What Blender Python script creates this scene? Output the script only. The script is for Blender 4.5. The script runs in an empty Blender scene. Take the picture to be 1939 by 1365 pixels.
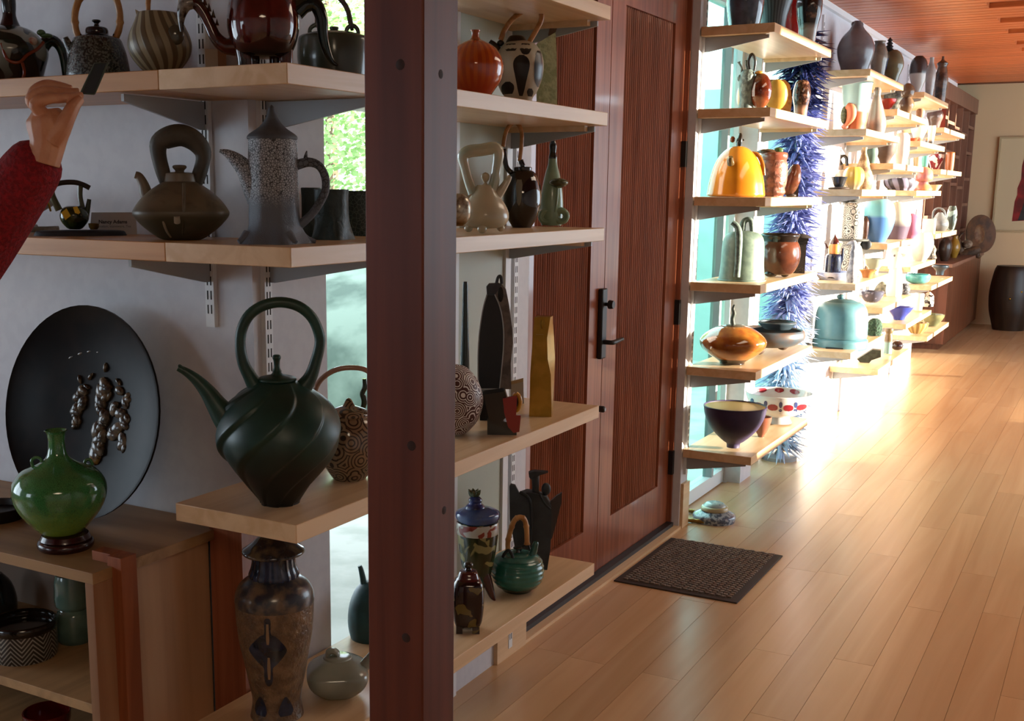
import bpy, math, random
import numpy as np
from mathutils import Vector, Matrix
random.seed(7)
S = bpy.context.scene
COL = S.collection
# ------------------------------------------------------------------ camera
F_PX, YAW, PIT, ROL, CX, CY = 2184.36, .5147, .1851, -.0081, 882.3, 768.2
IW, IH = 1939, 1365
def _rot(a, b, c):
    ca, sa, cb, sb, cc, sc = math.cos(a), math.sin(a), math.cos(b), math.sin(b), math.cos(c), math.sin(c)
    Fv = np.array([-sa*cb, ca*cb, -sb]); r = np.array([ca, sa, 0.]); d = np.cross(Fv, r)
    return np.stack([cc*r+sc*d, -sc*r+cc*d, Fv])
RM = _rot(YAW, PIT, ROL)
CAM = np.array([1.67, 0., 1.53])
cam = bpy.data.cameras.new('camera'); camo = bpy.data.objects.new('camera', cam); COL.objects.link(camo)
mw = Matrix.Identity(4)
for i in range(3):
    mw[i][0] = RM[0][i]; mw[i][1] = -RM[1][i]; mw[i][2] = -RM[2][i]; mw[i][3] = CAM[i]
camo.matrix_world = mw
cam.sensor_width = 36; cam.sensor_fit = 'HORIZONTAL'; cam.lens = F_PX/IW*36
cam.shift_x = (IW/2-CX)/IW; cam.shift_y = (CY-IH/2)/IW
cam.clip_start = .05; cam.clip_end = 200
S.camera = camo
# ------------------------------------------------------------------ light, sky, exposure
S.view_settings.view_transform = 'Standard'; S.view_settings.look = 'None'
S.view_settings.gamma = 1; S.view_settings.use_curve_mapping = False
S.view_settings.exposure = 0.0
W = bpy.data.worlds.new('sky'); S.world = W; W.use_nodes = True
bg = W.node_tree.nodes['Background']
bg.inputs[0].default_value = (.74, .88, 1, 1); bg.inputs[1].default_value = 6.0
sun = bpy.data.lights.new('sun', 'SUN'); suno = bpy.data.objects.new('sun', sun); COL.objects.link(suno)
sun.energy = 34; sun.color = (1, .87, .66); sun.angle = .009
SUN_DIR = Vector((-1, -.30, -.10)).normalized()
suno.rotation_euler = SUN_DIR.to_track_quat('-Z', 'Y').to_euler()
def area(name, loc, direction, sx, sy, power, col, portal=False):
    l = bpy.data.lights.new(name, 'AREA'); o = bpy.data.objects.new(name, l); COL.objects.link(o)
    l.shape = 'RECTANGLE'; l.size = sx; l.size_y = sy; l.energy = power; l.color = col
    o.location = loc; o.rotation_euler = Vector(direction).to_track_quat('-Z', 'Y').to_euler()
    if portal: l.cycles.is_portal = True
    return o
# ceiling lamps of the room behind the camera and by the left shelves (warm)
area('room_lamp', (2.4, -1.0, 2.55), (0, 0, -1), 1.0, 1.0, 30, (1, .78, .55))
area('room_lamp', (1.4, 4.2, 2.58), (0, 0, -1), .6, 1.6, 14, (1, .8, .6))
# ------------------------------------------------------------------ pixel helpers: a pixel becomes a point on a real plane
def ray(px, py):
    return RM.T @ np.array([(px-CX)/F_PX, (py-CY)/F_PX, 1])
def at(px, py, ax, v):
    d = ray(px, py); return CAM + (v-CAM[ax])/d[ax]*d
def proj(P):
    q = RM @ (np.array(P, float)-CAM); return CX+F_PX*q[0]/q[2], CY+F_PX*q[1]/q[2], q[2]
def spot(px, z, x=None, y=None):
    """point at height z whose image column is px, on the plane x=const or y=const"""
    A = F_PX*RM[0]-(px-CX)*RM[2]            # A.(P-C)=0
    if x is not None:
        Y = CAM[1]-(A[0]*(x-CAM[0])+A[2]*(z-CAM[2]))/A[1]; return np.array([x, Y, z])
    X = CAM[0]-(A[1]*(y-CAM[1])+A[2]*(z-CAM[2]))/A[0]; return np.array([X, y, z])
# ------------------------------------------------------------------ materials
MC = {}
def M(name, c, r=.5, kind=None, c2=None, s=10., lo=.4, hi=.6, c3=None, z0=0, z1=1, bump=0, coat=0, metal=0,
      trans=0, k=0, m=0, ax='z', ior=1.45, rnd=0, bs=None):
    if name in MC: return MC[name]
    mt = bpy.data.materials.new(name); mt.use_nodes = True; MC[name] = mt
    nt = mt.node_tree; N = nt.nodes; Lk = nt.links; b = N['Principled BSDF']
    def col(v): return (v[0], v[1], v[2], 1)
    b.inputs['Base Color'].default_value = col(c); b.inputs['Roughness'].default_value = r
    b.inputs['Metallic'].default_value = metal; b.inputs['Transmission Weight'].default_value = trans
    b.inputs['IOR'].default_value = ior; b.inputs['Coat Weight'].default_value = coat; b.inputs['Coat Roughness'].default_value = .06
    tc = N.new('ShaderNodeTexCoord'); src = tc.outputs['Object']
    def math_(op, a, b_=None, c_=None):
        n = N.new('ShaderNodeMath'); n.operation = op
        for i, v in enumerate((a, b_, c_)):
            if v is None: continue
            if isinstance(v, (int, float)): n.inputs[i].default_value = v
            else: Lk.new(v, n.inputs[i])
        return n.outputs[0]
    def rng(v, a, b_):
        n = N.new('ShaderNodeMapRange'); n.inputs[1].default_value = a; n.inputs[2].default_value = b_; Lk.new(v, n.inputs[0]); return n.outputs[0]
    def noise(sc, det=4, vec=None, dist=0):
        n = N.new('ShaderNodeTexNoise'); n.inputs['Scale'].default_value = sc; n.inputs['Detail'].default_value = det
        n.inputs['Distortion'].default_value = dist
        Lk.new(vec or src, n.inputs['Vector']); return n.outputs[0]
    def voro(sc, feat='F1', vec=None):
        n = N.new('ShaderNodeTexVoronoi'); n.feature = feat; n.inputs['Scale'].default_value = sc
        Lk.new(vec or src, n.inputs['Vector']); return n
    def mix(f, a, b_):
        n = N.new('ShaderNodeMix'); n.data_type = 'RGBA'
        if isinstance(f, (int, float)): n.inputs[0].default_value = f
        else: Lk.new(f, n.inputs[0])
        for i, v in ((6, a), (7, b_)):
            if isinstance(v, tuple): n.inputs[i].default_value = col(v)
            else: Lk.new(v, n.inputs[i])
        return n.outputs[2]
    out = None; fac = None; base = c
    sep = N.new('ShaderNodeSeparateXYZ'); Lk.new(src, sep.inputs[0])
    if kind == 'noise': fac = rng(noise(s), lo, hi)
    elif kind == 'blobs': fac = rng(noise(s, 1, dist=.6), lo, lo+.02)
    elif kind == 'crackle':
        fac = math_('SUBTRACT', 1, rng(voro(s, 'DISTANCE_TO_EDGE').outputs['Distance'], lo, hi))
    elif kind == 'dots': fac = math_('SUBTRACT', 1, rng(voro(s).outputs['Distance'], lo, hi))
    elif kind == 'rings': fac = rng(math_('SINE', math_('MULTIPLY', voro(s).outputs['Distance'], k)), lo, hi)
    elif kind == 'spiral':
        th = math_('ARCTAN2', sep.outputs[1], sep.outputs[0])
        v = math_('ADD', math_('MULTIPLY', th, k), math_('MULTIPLY', sep.outputs[2], m))
        v = math_('ADD', v, math_('MULTIPLY', noise(s), 1.2))
        fac = rng(math_('SINE', v), lo*2-1, hi*2-1)
    elif kind == 'herring':
        th = math_('ARCTAN2', sep.outputs[1], sep.outputs[0])
        zz = math_('PINGPONG', math_('MULTIPLY', th, k), 1)
        fac = rng(math_('SINE', math_('ADD', math_('MULTIPLY', zz, 15), math_('MULTIPLY', sep.outputs[2], m))), lo*2-1, hi*2-1)
    elif kind == 'wood':
        mp = N.new('ShaderNodeMapping'); sc = {'x': (.05, 1, 1), 'y': (1, .05, 1), 'z': (1, 1, .05)}[ax]
        mp.inputs['Scale'].default_value = sc
        if rnd:
            oi = N.new('ShaderNodeObjectInfo'); cmb = N.new('ShaderNodeCombineXYZ')
            for i in range(3): Lk.new(math_('MULTIPLY', oi.outputs['Random'], 37.+i*11), cmb.inputs[i])
            Lk.new(cmb.outputs[0], mp.inputs['Location'])
        Lk.new(src, mp.inputs['Vector'])
        n1 = noise(s, 6, mp.outputs[0], 1.2); fac = rng(n1, lo, hi)
    elif kind == 'grad':
        v = math_('ADD', sep.outputs[2], math_('MULTIPLY', math_('SUBTRACT', noise(s), .5), (z1-z0)*.5)); fac = rng(v, z0, z1)
    if fac is not None: out = mix(fac, c, c2)
    if c3 is not None and kind != 'grad':
        v = math_('ADD', sep.outputs[2], math_('MULTIPLY', math_('SUBTRACT', noise(max(s*.6, 12)), .5), (z1-z0)*.6))
        out = mix(rng(v, z0, z1), out if out is not None else c, c3)
    elif c3 is not None:
        out = mix(rng(noise(s*2.5, 5), lo, hi), out, c3)
    if rnd and kind == 'wood':
        oi2 = N.new('ShaderNodeObjectInfo'); hs = N.new('ShaderNodeHueSaturation')
        Lk.new(math_('ADD', 1-rnd, math_('MULTIPLY', oi2.outputs['Random'], 2*rnd)), hs.inputs['Value']); Lk.new(out, hs.inputs['Color']); out = hs.outputs[0]
    if out is not None: Lk.new(out, b.inputs['Base Color'])
    if bump:
        bn = N.new('ShaderNodeBump'); bn.inputs['Strength'].default_value = min(1, bump); bn.inputs['Distance'].default_value = .004
        Lk.new(noise(bs, 3) if bs else (fac if fac is not None else noise(s)), bn.inputs['Height']); Lk.new(bn.outputs[0], b.inputs['Normal'])
    return mt
def H(h):                                    # sRGB hex -> linear
    v = [int(h[i:i+2], 16)/255 for i in (0, 2, 4)]
    return tuple(x/12.92 if x <= .04045 else ((x+.055)/1.055)**2.4 for x in v)
# ------------------------------------------------------------------ geometry: every function gives (verts, faces)
def box(x0, x1, y0, y1, z0, z1):
    v = [(x, y, z) for z in (z0, z1) for y in (y0, y1) for x in (x0, x1)]
    return v, [(0, 2, 3, 1), (4, 5, 7, 6), (0, 1, 5, 4), (2, 6, 7, 3), (0, 4, 6, 2), (1, 3, 7, 5)]
def crom(P, n=3):
    P = [np.array(p, float) for p in P]
    if len(P) < 3: return P
    out = []
    for i in range(len(P)-1):
        p0 = P[i-1] if i else 2*P[0]-P[1]; p1 = P[i]; p2 = P[i+1]; p3 = P[i+2] if i+2 < len(P) else 2*P[-1]-P[-2]
        for j in range(n):
            t = j/n
            out.append(.5*(2*p1+(p2-p0)*t+(2*p0-5*p1+4*p2-p3)*t*t+(3*p1-p0-3*p2+p3)*t**3))
    return out+[P[-1]]
def lathe(prof, seg=28, fn=None, ox=0, oy=0, sq=0):
    v = []; f = []; rings = []
    for (r, z) in prof:
        if r < 1e-5: rings.append([len(v)]); v.append((ox, oy, z)); continue
        ring = []
        for i in range(seg):
            a = 2*math.pi*i/seg; rr = fn(r, z, a) if fn else r
            if sq:
                q = (abs(math.cos(a))**sq+abs(math.sin(a))**sq)**(-1/sq); rr *= q
            ring.append(len(v)); v.append((ox+rr*math.cos(a), oy+rr*math.sin(a), z))
        rings.append(ring)
    for A, B in zip(rings, rings[1:]):
        for i in range(seg):
            j = (i+1) % seg
            if len(A) == 1 and len(B) == 1: continue
            if len(A) == 1: f.append((A[0], B[i], B[j]))
            elif len(B) == 1: f.append((A[i], B[0], A[j]))
            else: f.append((A[i], B[i], B[j], A[j]))
    if len(rings[0]) > 1: f.append(tuple(rings[0]))
    if len(rings[-1]) > 1: f.append(tuple(reversed(rings[-1])))
    return v, f
def tube(P, R, seg=10, n=4, flat=1):
    if not isinstance(R, (list, tuple)): R = [R]*len(P)
    Q = crom([tuple(p)+(r,) for p, r in zip(P, R)], n)
    P = [Vector(q[:3]) for q in Q]; R = [max(1e-4, q[3]) for q in Q]
    v = []; f = []; T0 = None; up = None
    for i, p in enumerate(P):
        T = (P[min(i+1, len(P)-1)]-P[max(i-1, 0)])
        T = T.normalized() if T.length > 1e-9 else (T0 or Vector((0, 0, 1)))
        if up is None:
            a = Vector((0, 1, 0)) if abs(T.y) < .9 else Vector((1, 0, 0)); up = (a-T*a.dot(T)).normalized()
        else:
            up = (up-T*up.dot(T))
            up = up.normalized() if up.length > 1e-6 else T.orthogonal().normalized()
        s = T.cross(up); T0 = T
        for j in range(seg):
            a = 2*math.pi*j/seg; v.append(tuple(p+(up*math.cos(a)*flat+s*math.sin(a))*R[i]))
    for i in range(len(P)-1):
        for j in range(seg):
            k = (j+1) % seg; f.append((i*seg+j, i*seg+k, (i+1)*seg+k, (i+1)*seg+j))
    f.append(tuple(reversed(range(seg)))); f.append(tuple(range((len(P)-1)*seg, len(P)*seg)))
    return v, f
def prism(poly, y0, y1):                      # poly in (x, z), extruded in y
    n = len(poly); v = [(x, y0, z) for x, z in poly]+[(x, y1, z) for x, z in poly]
    ar = sum(poly[i][0]*poly[(i+1) % n][1]-poly[(i+1) % n][0]*poly[i][1] for i in range(n))
    A, B = tuple(range(n)), tuple(reversed(range(n, 2*n)))
    f = [A, B]+[((i+1) % n, i, n+i, n+(i+1) % n) for i in range(n)]
    if ar < 0: f = [tuple(reversed(q)) for q in f]
    return v, f
def ball(x, y, z, rx, ry=None, rz=None, seg=14, rings=8):
    ry = ry or rx; rz = rz or rx; v, f = lathe([(math.sin(math.pi*i/rings) if 0 < i < rings else 0, -math.cos(math.pi*i/rings)) for i in range(rings+1)], seg)
    return [(x+a*rx, y+b*ry, z+c*rz) for a, b, c in v], f
def loft(secs):                               # list of (z, [(x, y) ...]) same count
    n = len(secs[0][1]); v = []; f = []
    for z, pts in secs: v += [(x, y, z) for x, y in pts]
    for i in range(len(secs)-1):
        for j in range(n): k = (j+1) % n; f.append((i*n+j, i*n+k, (i+1)*n+k, (i+1)*n+j))
    f.append(tuple(reversed(range(n)))); f.append(tuple(range((len(secs)-1)*n, len(secs)*n)))
    return v, f
def move(g, T):
    return [tuple(T @ Vector(p)) for p in g[0]], g[1]
def obj(name, geos, mat, parent=None, smooth=40, bevel=0):
    if isinstance(geos, tuple): geos = [geos]
    V = []; Fc = []
    for v, f in geos:
        o = len(V); V += v; Fc += [tuple(i+o for i in q) for q in f]
    me = bpy.data.meshes.new(name); me.from_pydata(V, [], Fc); me.update()
    o = bpy.data.objects.new(name, me); COL.objects.link(o)
    if mat: me.materials.append(mat)
    if smooth:
        me.polygons.foreach_set('use_smooth', [True]*len(me.polygons)); me.set_sharp_from_angle(angle=math.radians(smooth))
    if bevel:
        b = o.modifiers.new('bevel', 'BEVEL'); b.width = bevel; b.segments = 2; b.limit_method = 'ANGLE'
    if parent: o.parent = parent
    return o
def tag(o, label=None, cat=None, group=None, kind=None):
    if label: o['label'] = label
    if cat: o['category'] = cat
    if group: o['group'] = group
    if kind: o['kind'] = kind
    return o
def empty(name, loc, rz=0, label=None, cat=None, group=None):
    o = bpy.data.objects.new(name, None); COL.objects.link(o); o.empty_display_size = .05
    o.location = loc; o.rotation_euler = (0, 0, rz); return tag(o, label, cat, group)
def struct(name, geos, mat, **k):
    return tag(obj(name, geos, mat, smooth=0, **k), kind='structure')
# ------------------------------------------------------------------ the setting
white = M('white_paint', H('cdcdd2'), .55, 'noise', H('c8c8ce'), 30)
sage = M('sage_panel', H('b9bfae'), .5, 'noise', H('b2b9aa'), 3)
frame_w = M('window_paint', H('dfe3e6'), .4)
maple = M('maple', H('dcbc94'), .32, 'wood', H('cfab80'), 14, ax='y', rnd=.05)
maple_x = M('maple_x', H('c9945c'), .34, 'wood', H('b8824a'), 14, ax='x', rnd=.05)
floor_m = M('floor_maple', H('c9a67e'), .26, 'wood', H('bb946c'), 9, ax='y', rnd=.07, lo=.3, hi=.7)
red_m = M('redwood', H('96573c'), .3, 'wood', H('7a4129'), 22, ax='z', coat=.35)
red_h = M('redwood_beam', H('6a3422'), .42, 'wood', H('481f14'), 16, ax='z', lo=.3, hi=.75); red_h.node_tree.nodes['Principled BSDF'].inputs['Specular IOR Level'].default_value = .3
ceil_m = M('ceiling_cedar', H('c46f3e'), .36, 'wood', H('a8582c'), 20, ax='x', rnd=.08)
dark_m = M('dark_groove', H('2a130a'), .7)
steel = M('grey_steel', H('9aa0a4'), .45)
slotm = M('slot_dark', H('1c1c1e'), .8)
iron = M('black_iron', H('141416'), .42)
ply = M('plywood', H('b08a5e'), .5, 'wood', H('94714a'), 10, ax='y')
plyz = M('plywood_upright', H('b98f6a'), .5, 'wood', H('8a6042'), 6, ax='z', lo=.35, hi=.7)
brown_cab = M('brown_cabinet', H('6e3a22'), .42, 'wood', H('57290f'), 14, ax='z')
brown_edge = M('brown_cabinet_edge', H('8d6450'), .5, 'wood', H('7b5443'), 14, ax='z')
CH = 2.63
# floor: slab and individual planks
fl = struct('floor', [box(-4, 4.4, -3, 2.1, -.1, -.006), box(-.14, 4.4, 2.1, 11.5, -.1, -.006), box(-.8, 4.4, 11.5, 15.1, -.1, -.006)], floor_m)
PW = .128
pl_mesh = {}
rr = random.Random(3)
for i in range(-1, 15):
    x0 = .06+PW*i; y = 2.1+rr.random()*1.2-1.2
    while y < 15.0:
        Lh = rr.choice((.95, 1.25, 1.5, 1.8)); y1 = min(y+Lh, 15.0)
        ya = max(y, 1.9)
        if y1-ya > .1:
            o = obj('plank', box(x0+.0006, x0+PW-.0006, ya+.0008, y1-.0008, -.0055, 0), floor_m, fl, smooth=0)
        y = y1
# wall A and the long wall
struct('wall_left', box(-4, -.14, 1.99, 2.13, -.02, CH), white)
wr = struct('wall_long', [box(-.14, 0, 1.99, 2.262, -.02, CH), box(-.14, 0, 2.80, 3.36, -.02, CH), box(-.14, 0, 2.262, 2.80, 2.45, CH),
     box(-.14, 0, 3.36, 4.955, 2.36, CH), box(-.14, 0, 4.955, 5.05, -.02, CH), box(-.14, 0, 5.05, 5.93, 2.5, CH),
     box(-.14, 0, 5.93, 6.13, -.02, CH), box(-.14, 0, 6.13, 6.93, 2.5, CH), box(-.14, 0, 6.93, 11.5, -.02, CH)], white)
obj('panel', box(-.002, .004, 2.89, 3.17, .12, 2.5), sage, wr, smooth=0)
struct('wall_far', box(-1.6, 4.4, 15.0, 15.14, -.02, 3.2), M('cream_wall', H('d8bc94'), .6))
struct('wall_recess', box(-.75, -.61, 11.5, 15.0, -.02, 3.0), white)
struct('wall_back', [box(-4, -3.4, -3.14, -3, -.02, CH), box(-2.1, 4.4, -3.14, -3, -.02, CH), box(-3.4, -2.1, -3.14, -3, -.02, .9), box(-3.4, -2.1, -3.14, -3, 2.1, CH)], white)  # window opening added in this unseen wall as cool fill for the left side
struct('wall_west', [box(-4.14, -4, 1.3, 2.13, -.02, CH), box(-4.14, -4, -3, -2.6, -.02, CH), box(-4.14, -4, -2.6, -1.0, -.02, CH), box(-4.14, -4, -1.0, 1.3, -.02, .6), box(-4.14, -4, -1.0, 1.3, 2.35, CH)]+[box(-4.1, -4.04, y, y+.05, .6, 2.35) for y in (.15,)], white)  # unseen wall; its opening is added to brighten the left shelves with sky light
# right wall (out of frame) with tall windows for the low sun; sills shaped and low slot added to place it
RW = 4.2
struct('wall_right', [box(RW, RW+.12, -3, 6.22, -.02, CH), box(RW, RW+.12, 13.2, 15, -.02, CH), box(RW, RW+.12, 6.22, 13.2, 2.6, CH),
      box(RW, RW+.12, 6.22, 7.9, .32, .75), box(RW, RW+.12, 7.9, 13.2, .32, .37), box(RW, RW+.12, 6.22, 9.5, -.02, .32), box(RW, RW+.12, 10.5, 13.2, -.02, .32),
      box(RW, RW+.12, 9.5, 10.5, -.02, .15)]+[box(RW+.02, RW+.1, y, y+.07, .37, 2.6) for y in (7.4, 9.6, 11.6)], white)
# ceiling: cedar slats with gaps, air slots cut in, board over the near room
ce = struct('ceiling', [box(-4, 4.4, -3, 5.0, CH, CH+.06), box(-.14, 4.4, 5.0, 13.05, CH+.03, CH+.06), box(-.8, 4.4, 13.05, 15, 2.78, 2.85), box(-.8, 4.4, 13.0, 13.05, CH, 2.85)], M('ceiling_board', H('7d3c1c'), .5))
SP = .115
slot_y = (7.70, 8.33, 8.97, 9.61, 10.12)
y = 5.0
while y < 13.0:
    cut = any(s-.02 < y+SP/2 < s+.19 for s in slot_y)
    spans = [(-.14, .815), (2.2, 4.2)] if cut else [(-.14, 4.2)]
    for a, b in spans:
        obj('slat', box(a, b, y+.006, y+SP-.006, CH, CH+.03), ceil_m, ce, smooth=0)
    y += SP
struct('trim_1', box(.0, .025, 5.0, 13.0, CH-.035, CH), frame_w)
# baseboards
struct('baseboard_left', [box(0, .014, 3.15, 3.36, 0, .10)], maple)
struct('baseboard_right', [box(0, .014, 4.965, 5.05, 0, .21)], maple)
struct('trim_2', box(-.13, 0.012, 3.36, 4.955, -.004, .012), maple)          # door sill board
struct('trim_3', [box(0, .012, 2.80, 2.885, .0, 2.5), box(0, .012, 3.175, 3.21, .0, 2.5)], frame_w)
struct('trim_4', box(-.02, .075, 1.93, 1.988, 0, .80), red_m).location = (-.075, 0, 0)
# windows
glass = M('clear_glass', (1, 1, 1), 0, trans=1, ior=1.02)
glass_g = M('green_glass', H('bfeee0'), .02, trans=1, ior=1.03)
def window(n, y0, y1, gl, xg=-.12, z0=.0, z1=2.47):
    w = struct('window_%d' % n, [box(xg-.03, xg+.03, y0, y0+.035, z0, z1), box(xg-.03, xg+.03, y1-.035, y1, z0, z1),
        box(xg-.03, xg+.03, y0+.035, y1-.035, z0, z0+.07), box(xg-.03, xg+.03, y0+.035, y1-.035, z1-.06, z1)], frame_w)
    obj('pane', box(xg-.004, xg+.004, y0+.03, y1-.03, z0+.06, z1-.05), gl, w, smooth=0)
    return w
window(1, 2.262, 2.80, glass)
w2 = window(2, 5.05, 5.93, glass_g); obj('mullion', box(-.135, -.085, 5.70, 5.73, .07, 2.41), steel, w2, smooth=0)
window(3, 6.13, 6.93, glass_g)
# double door
def leaf(n, y0, y1, hinge_y):
    XF = -.055
    d = struct('door_%d' % n, [box(XF-.045, XF, y0, y0+.13, .02, 2.34), box(XF-.045, XF, y1-.135, y1, .02, 2.34),
        box(XF-.045, XF, y0+.13, y1-.135, .02, .225), box(XF-.045, XF, y0+.13, y1-.135, 2.22, 2.34)], red_m)
    a, b = y0+.13, y1-.135
    obj('groove_backing', box(XF-.04, XF-.025, a, b, .225, 2.22), dark_m, d, smooth=0)
    nr = 26; w = (b-a)/nr; g = []
    for i in range(nr):
        c = a+w*(i+.5); r = w*.36
        vs = [(XF-.026, c-r), (XF-.012, c-r*.75), (XF-.008, c), (XF-.012, c+r*.75), (XF-.026, c+r)]
        v = [(x, yy, z) for z in (.226, 2.219) for x, yy in vs]
        g.append((v, [(j+1, j, j+5, j+6) for j in range(4)]))
    tag(obj('reed_panel', g, red_m, d), kind='stuff')
    for hz in (.31, 1.0, 1.69):
        obj('hinge', box(XF+.001, XF+.022, hinge_y-.016, hinge_y+.016, hz-.055, hz+.055), iron, d, smooth=0)
    return d
d1 = leaf(1, 3.375, 4.119, 3.372); d2 = leaf(2, 4.125, 4.94, 4.948)
struct('trim_5', [box(-.10, -.03, 3.36, 3.373, .012, 2.36), box(-.10, -.035, 4.942, 4.955, .012, 2.36), box(-.1, -.03, 3.373, 4.942, 2.342, 2.36)], red_m)
struct('trim_6', box(-.052, -.02, 3.375, 4.94, .0125, .03), iron)
hd = obj('handle', box(-.054, -.034, 4.061, 4.109, .895, 1.165), iron, d1, bevel=.005)
obj('thumb_knob', [tube([(-.036, 4.085, 1.105), (-.02, 4.085, 1.105), (-.018, 4.085, 1.105), (.001, 4.085, 1.105)], [.007, .008, .017, .015], 12)], iron, hd)
obj('lever', [tube([(-.036, 4.085, .96), (-.004, 4.085, .96), (.001, 4.105, .96), (.001, 4.185, .964)], [.009, .009, .009, .007], 10)], iron, hd)
cb = obj('catch', tube([(-.055, 4.10, .695), (-.034, 4.10, .695), (-.028, 4.10, .695)], [.012, .013, .008], 12), iron, d1)
obj('catch_disc', tube([(-.028, 4.10, .695), (-.026, 4.10, .695)], [.007, .007], 12), steel, cb)
# shelf hardware
BR = {}
def bracket_geo(Ln=.28, h=.062):
    return prism([(0.004, -h), (.02, -h), (Ln, -.016), (Ln, -.002), (.004, -.002)], -.004, .004)
def shelf(label, y0, y1, z, x0=.006, x1=.32, brs=(), mat=None, group=None):
    s = empty('wall_shelf', (x0, y0, z), 0, label, 'shelf', group)
    th = .038
    obj('board', box(0, x1-x0, 0, y1-y0, -th, 0), mat or maple, s, bevel=.0015)
    for by in brs:
        g = bracket_geo(); obj('bracket', [([(x, y+by-y0, zz-th) for x, y, zz in g[0]], g[1])], steel, s, smooth=0)
        obj('cleat', box(.004, .26, by-y0+.008 if by-y0 < .5 else by-y0-.028, by-y0+.028 if by-y0 < .5 else by-y0-.008, -th-.016, -th), maple, s, smooth=0)
    return s
def standard(label, p0, p1, wdir):           # slotted upright; wdir 'x': on the long wall, 'y': on wall A
    (x, y, z0), z1 = p0, p1
    s = empty('shelf_standard', (x, y, z0), 0, label, 'shelf rail')
    w = .0125
    if wdir == 'x': obj('rail', box(0, .012, -w, w, 0, z1-z0), frame_w, s, smooth=0)
    else: obj('rail', box(-w, w, -.012, 0, 0, z1-z0), frame_w, s, smooth=0)
    g = []; z = .03
    while z < z1-z0-.03:
        for q in (-.005, .005):
            g.append(box(.0118, .0126, q-.0016, q+.0016, z, z+.02) if wdir == 'x' else box(q-.0016, q+.0016, -.0126, -.0118, z, z+.02))
        z += .032
    tag(obj('slots', g, slotm, s, smooth=0), kind='stuff')
standard('white slotted rail at the outside wall corner, behind the green teapot', (0, 2.03, .42), 2.5, 'x')
standard('white slotted rail on the pier just left of the wooden door', (0.004, 3.24, .03), 2.5, 'x')
standard('white slotted rail on the shaded wall above the big dark platter', (-.115, 1.99, 1.22), 2.5, 'y')
standard('slotted rail at the near end of the shelf bay beside the door', (0, 5.005, .25), 2.5, 'x')
standard('slotted rail on the pier left of the blue spiky sculpture', (0, 6.03, .25), 2.5, 'x')
for i, yy in enumerate((7.15, 8.05, 9.1, 10.15, 11.3)):
    standard('slotted rail of the sunlit far shelves, %s from the blue sculpture' % ('first', 'second', 'third', 'fourth', 'fifth')[i], (0, yy, .25), 2.55, 'x')
# left corner unit: shelves on the long wall and on wall A
lv = (2.05, 1.754, 1.422, .886, .384)
nm = ('top', 'second', 'third', 'fourth', 'lowest')
for z, n, d in zip(lv, nm, ('end showing at the top edge', 'holding the orange pumpkin jar', 'holding the cream teapot on ball feet', 'holding the big twisted green teapot', 'holding the tall tan and blue lidded jar')):
    shelf('maple shelf behind post, %s of five, %s' % (n, d), 1.72, 3.213, z, brs=(2.04, 3.24-.04))
for z, n in ((1.754, 'holding the red dragon teapot'), (1.422, 'holding the grey slab handled teapot')):
    s = empty('wall_shelf', (-2.2, 1.72, z), 0, 'maple shelf on the shaded left wall, ' + n, 'shelf')
    obj('board', box(0, 2.2-.0+.005, 0, .266, -.038, 0), maple_x, s, bevel=.0015)
    obj('bracket', [([(2.2-.115+yy, .262-x, zz-.038) for x, yy, zz in bracket_geo(.24)[0]], [tuple(reversed(q)) for q in bracket_geo(.24)[1]])], steel, s, smooth=0)
# bays along the long wall
for z, d in zip((2.22, 1.88, 1.508, 1.136, .757, .376), ('holding the red glossy jar', 'holding the snail pot and the yellow disc', 'holding the orange dome teapot', 'holding the celadon domed teapot', 'holding the squat amber jar', 'holding the purple and gold bowl')):
    shelf('maple shelf of the bay beside the door, ' + d, 4.955, 6.0, z, brs=(5.0, 5.95))
bays = [(7.0, 8.1, (2.22, 1.89, 1.55, 1.005, .60), 'second bay from the door'), (7.95, 9.2, (2.058, 1.72, 1.205, .785, .375), 'third bay from the door'),
        (8.97, 10.22, (2.24, 1.90, 1.55, 1.0, .58), 'fourth bay from the door'), (10.12, 11.42, (2.05, 1.722, 1.205, .785, .365), 'last bay, nearest the brown cabinet')]
for y0, y1, zs, d in bays:
    for z, n in zip(zs, ('top', 'second', 'middle', 'fourth', 'lowest')):
        shelf('sunlit maple shelf, %s of the %s' % (n, d), y0, y1, z, brs=(y0+.1, y1-.1))
# post
po = empty('timber_post', (.757, 1.452, 0), 0, 'square knotty reddish brown timber post standing in front of the shelves', 'post')
obj('shaft', box(-.0495, .0495, -.052, .044, 0, CH), red_h, po, bevel=.003)
for kx, ky, kz in ((.012, 0, 1.70), (-.02, 0, 1.81), (.02, 0, .86), (-.005, 0, .52), (.03, 0, 1.16)):
    obj('knot', [tube([(kx, -.0525, kz), (kx, -.0519, kz)], [.006, .008], 10)], dark_m, po)
for ky, kz in ((-.005, 1.69), (.01, 1.05)):
    obj('knot', [tube([(.0500, ky, kz), (.0494, ky, kz)], [.005, .007], 10)], dark_m, po)
# door mat
mm = empty('door_mat', (-.0+.28, 4.45, 0), 0, 'grey brown ribbed door mat on the floor in front of the wooden door', 'mat')
obj('rubber_edge', box(-.255, .245, -.335, .335, 0, .006), M('mat_rubber', H('3a302c'), .8), mm, bevel=.002)
g = []
for i in range(27):
    y = -.305+i*.0235
    for j in range(20):
        x = -.225+j*.0222
        g.append(box(x, x+.016, y+(j % 2)*.006, y+.013+(j % 2)*.006, .006, .0115))
tag(obj('ribs', g, M('mat_fibre', H('84766a'), .95, 'noise', H('6a5d54'), 60, bump=.4), mm, smooth=0), kind='stuff')
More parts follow.
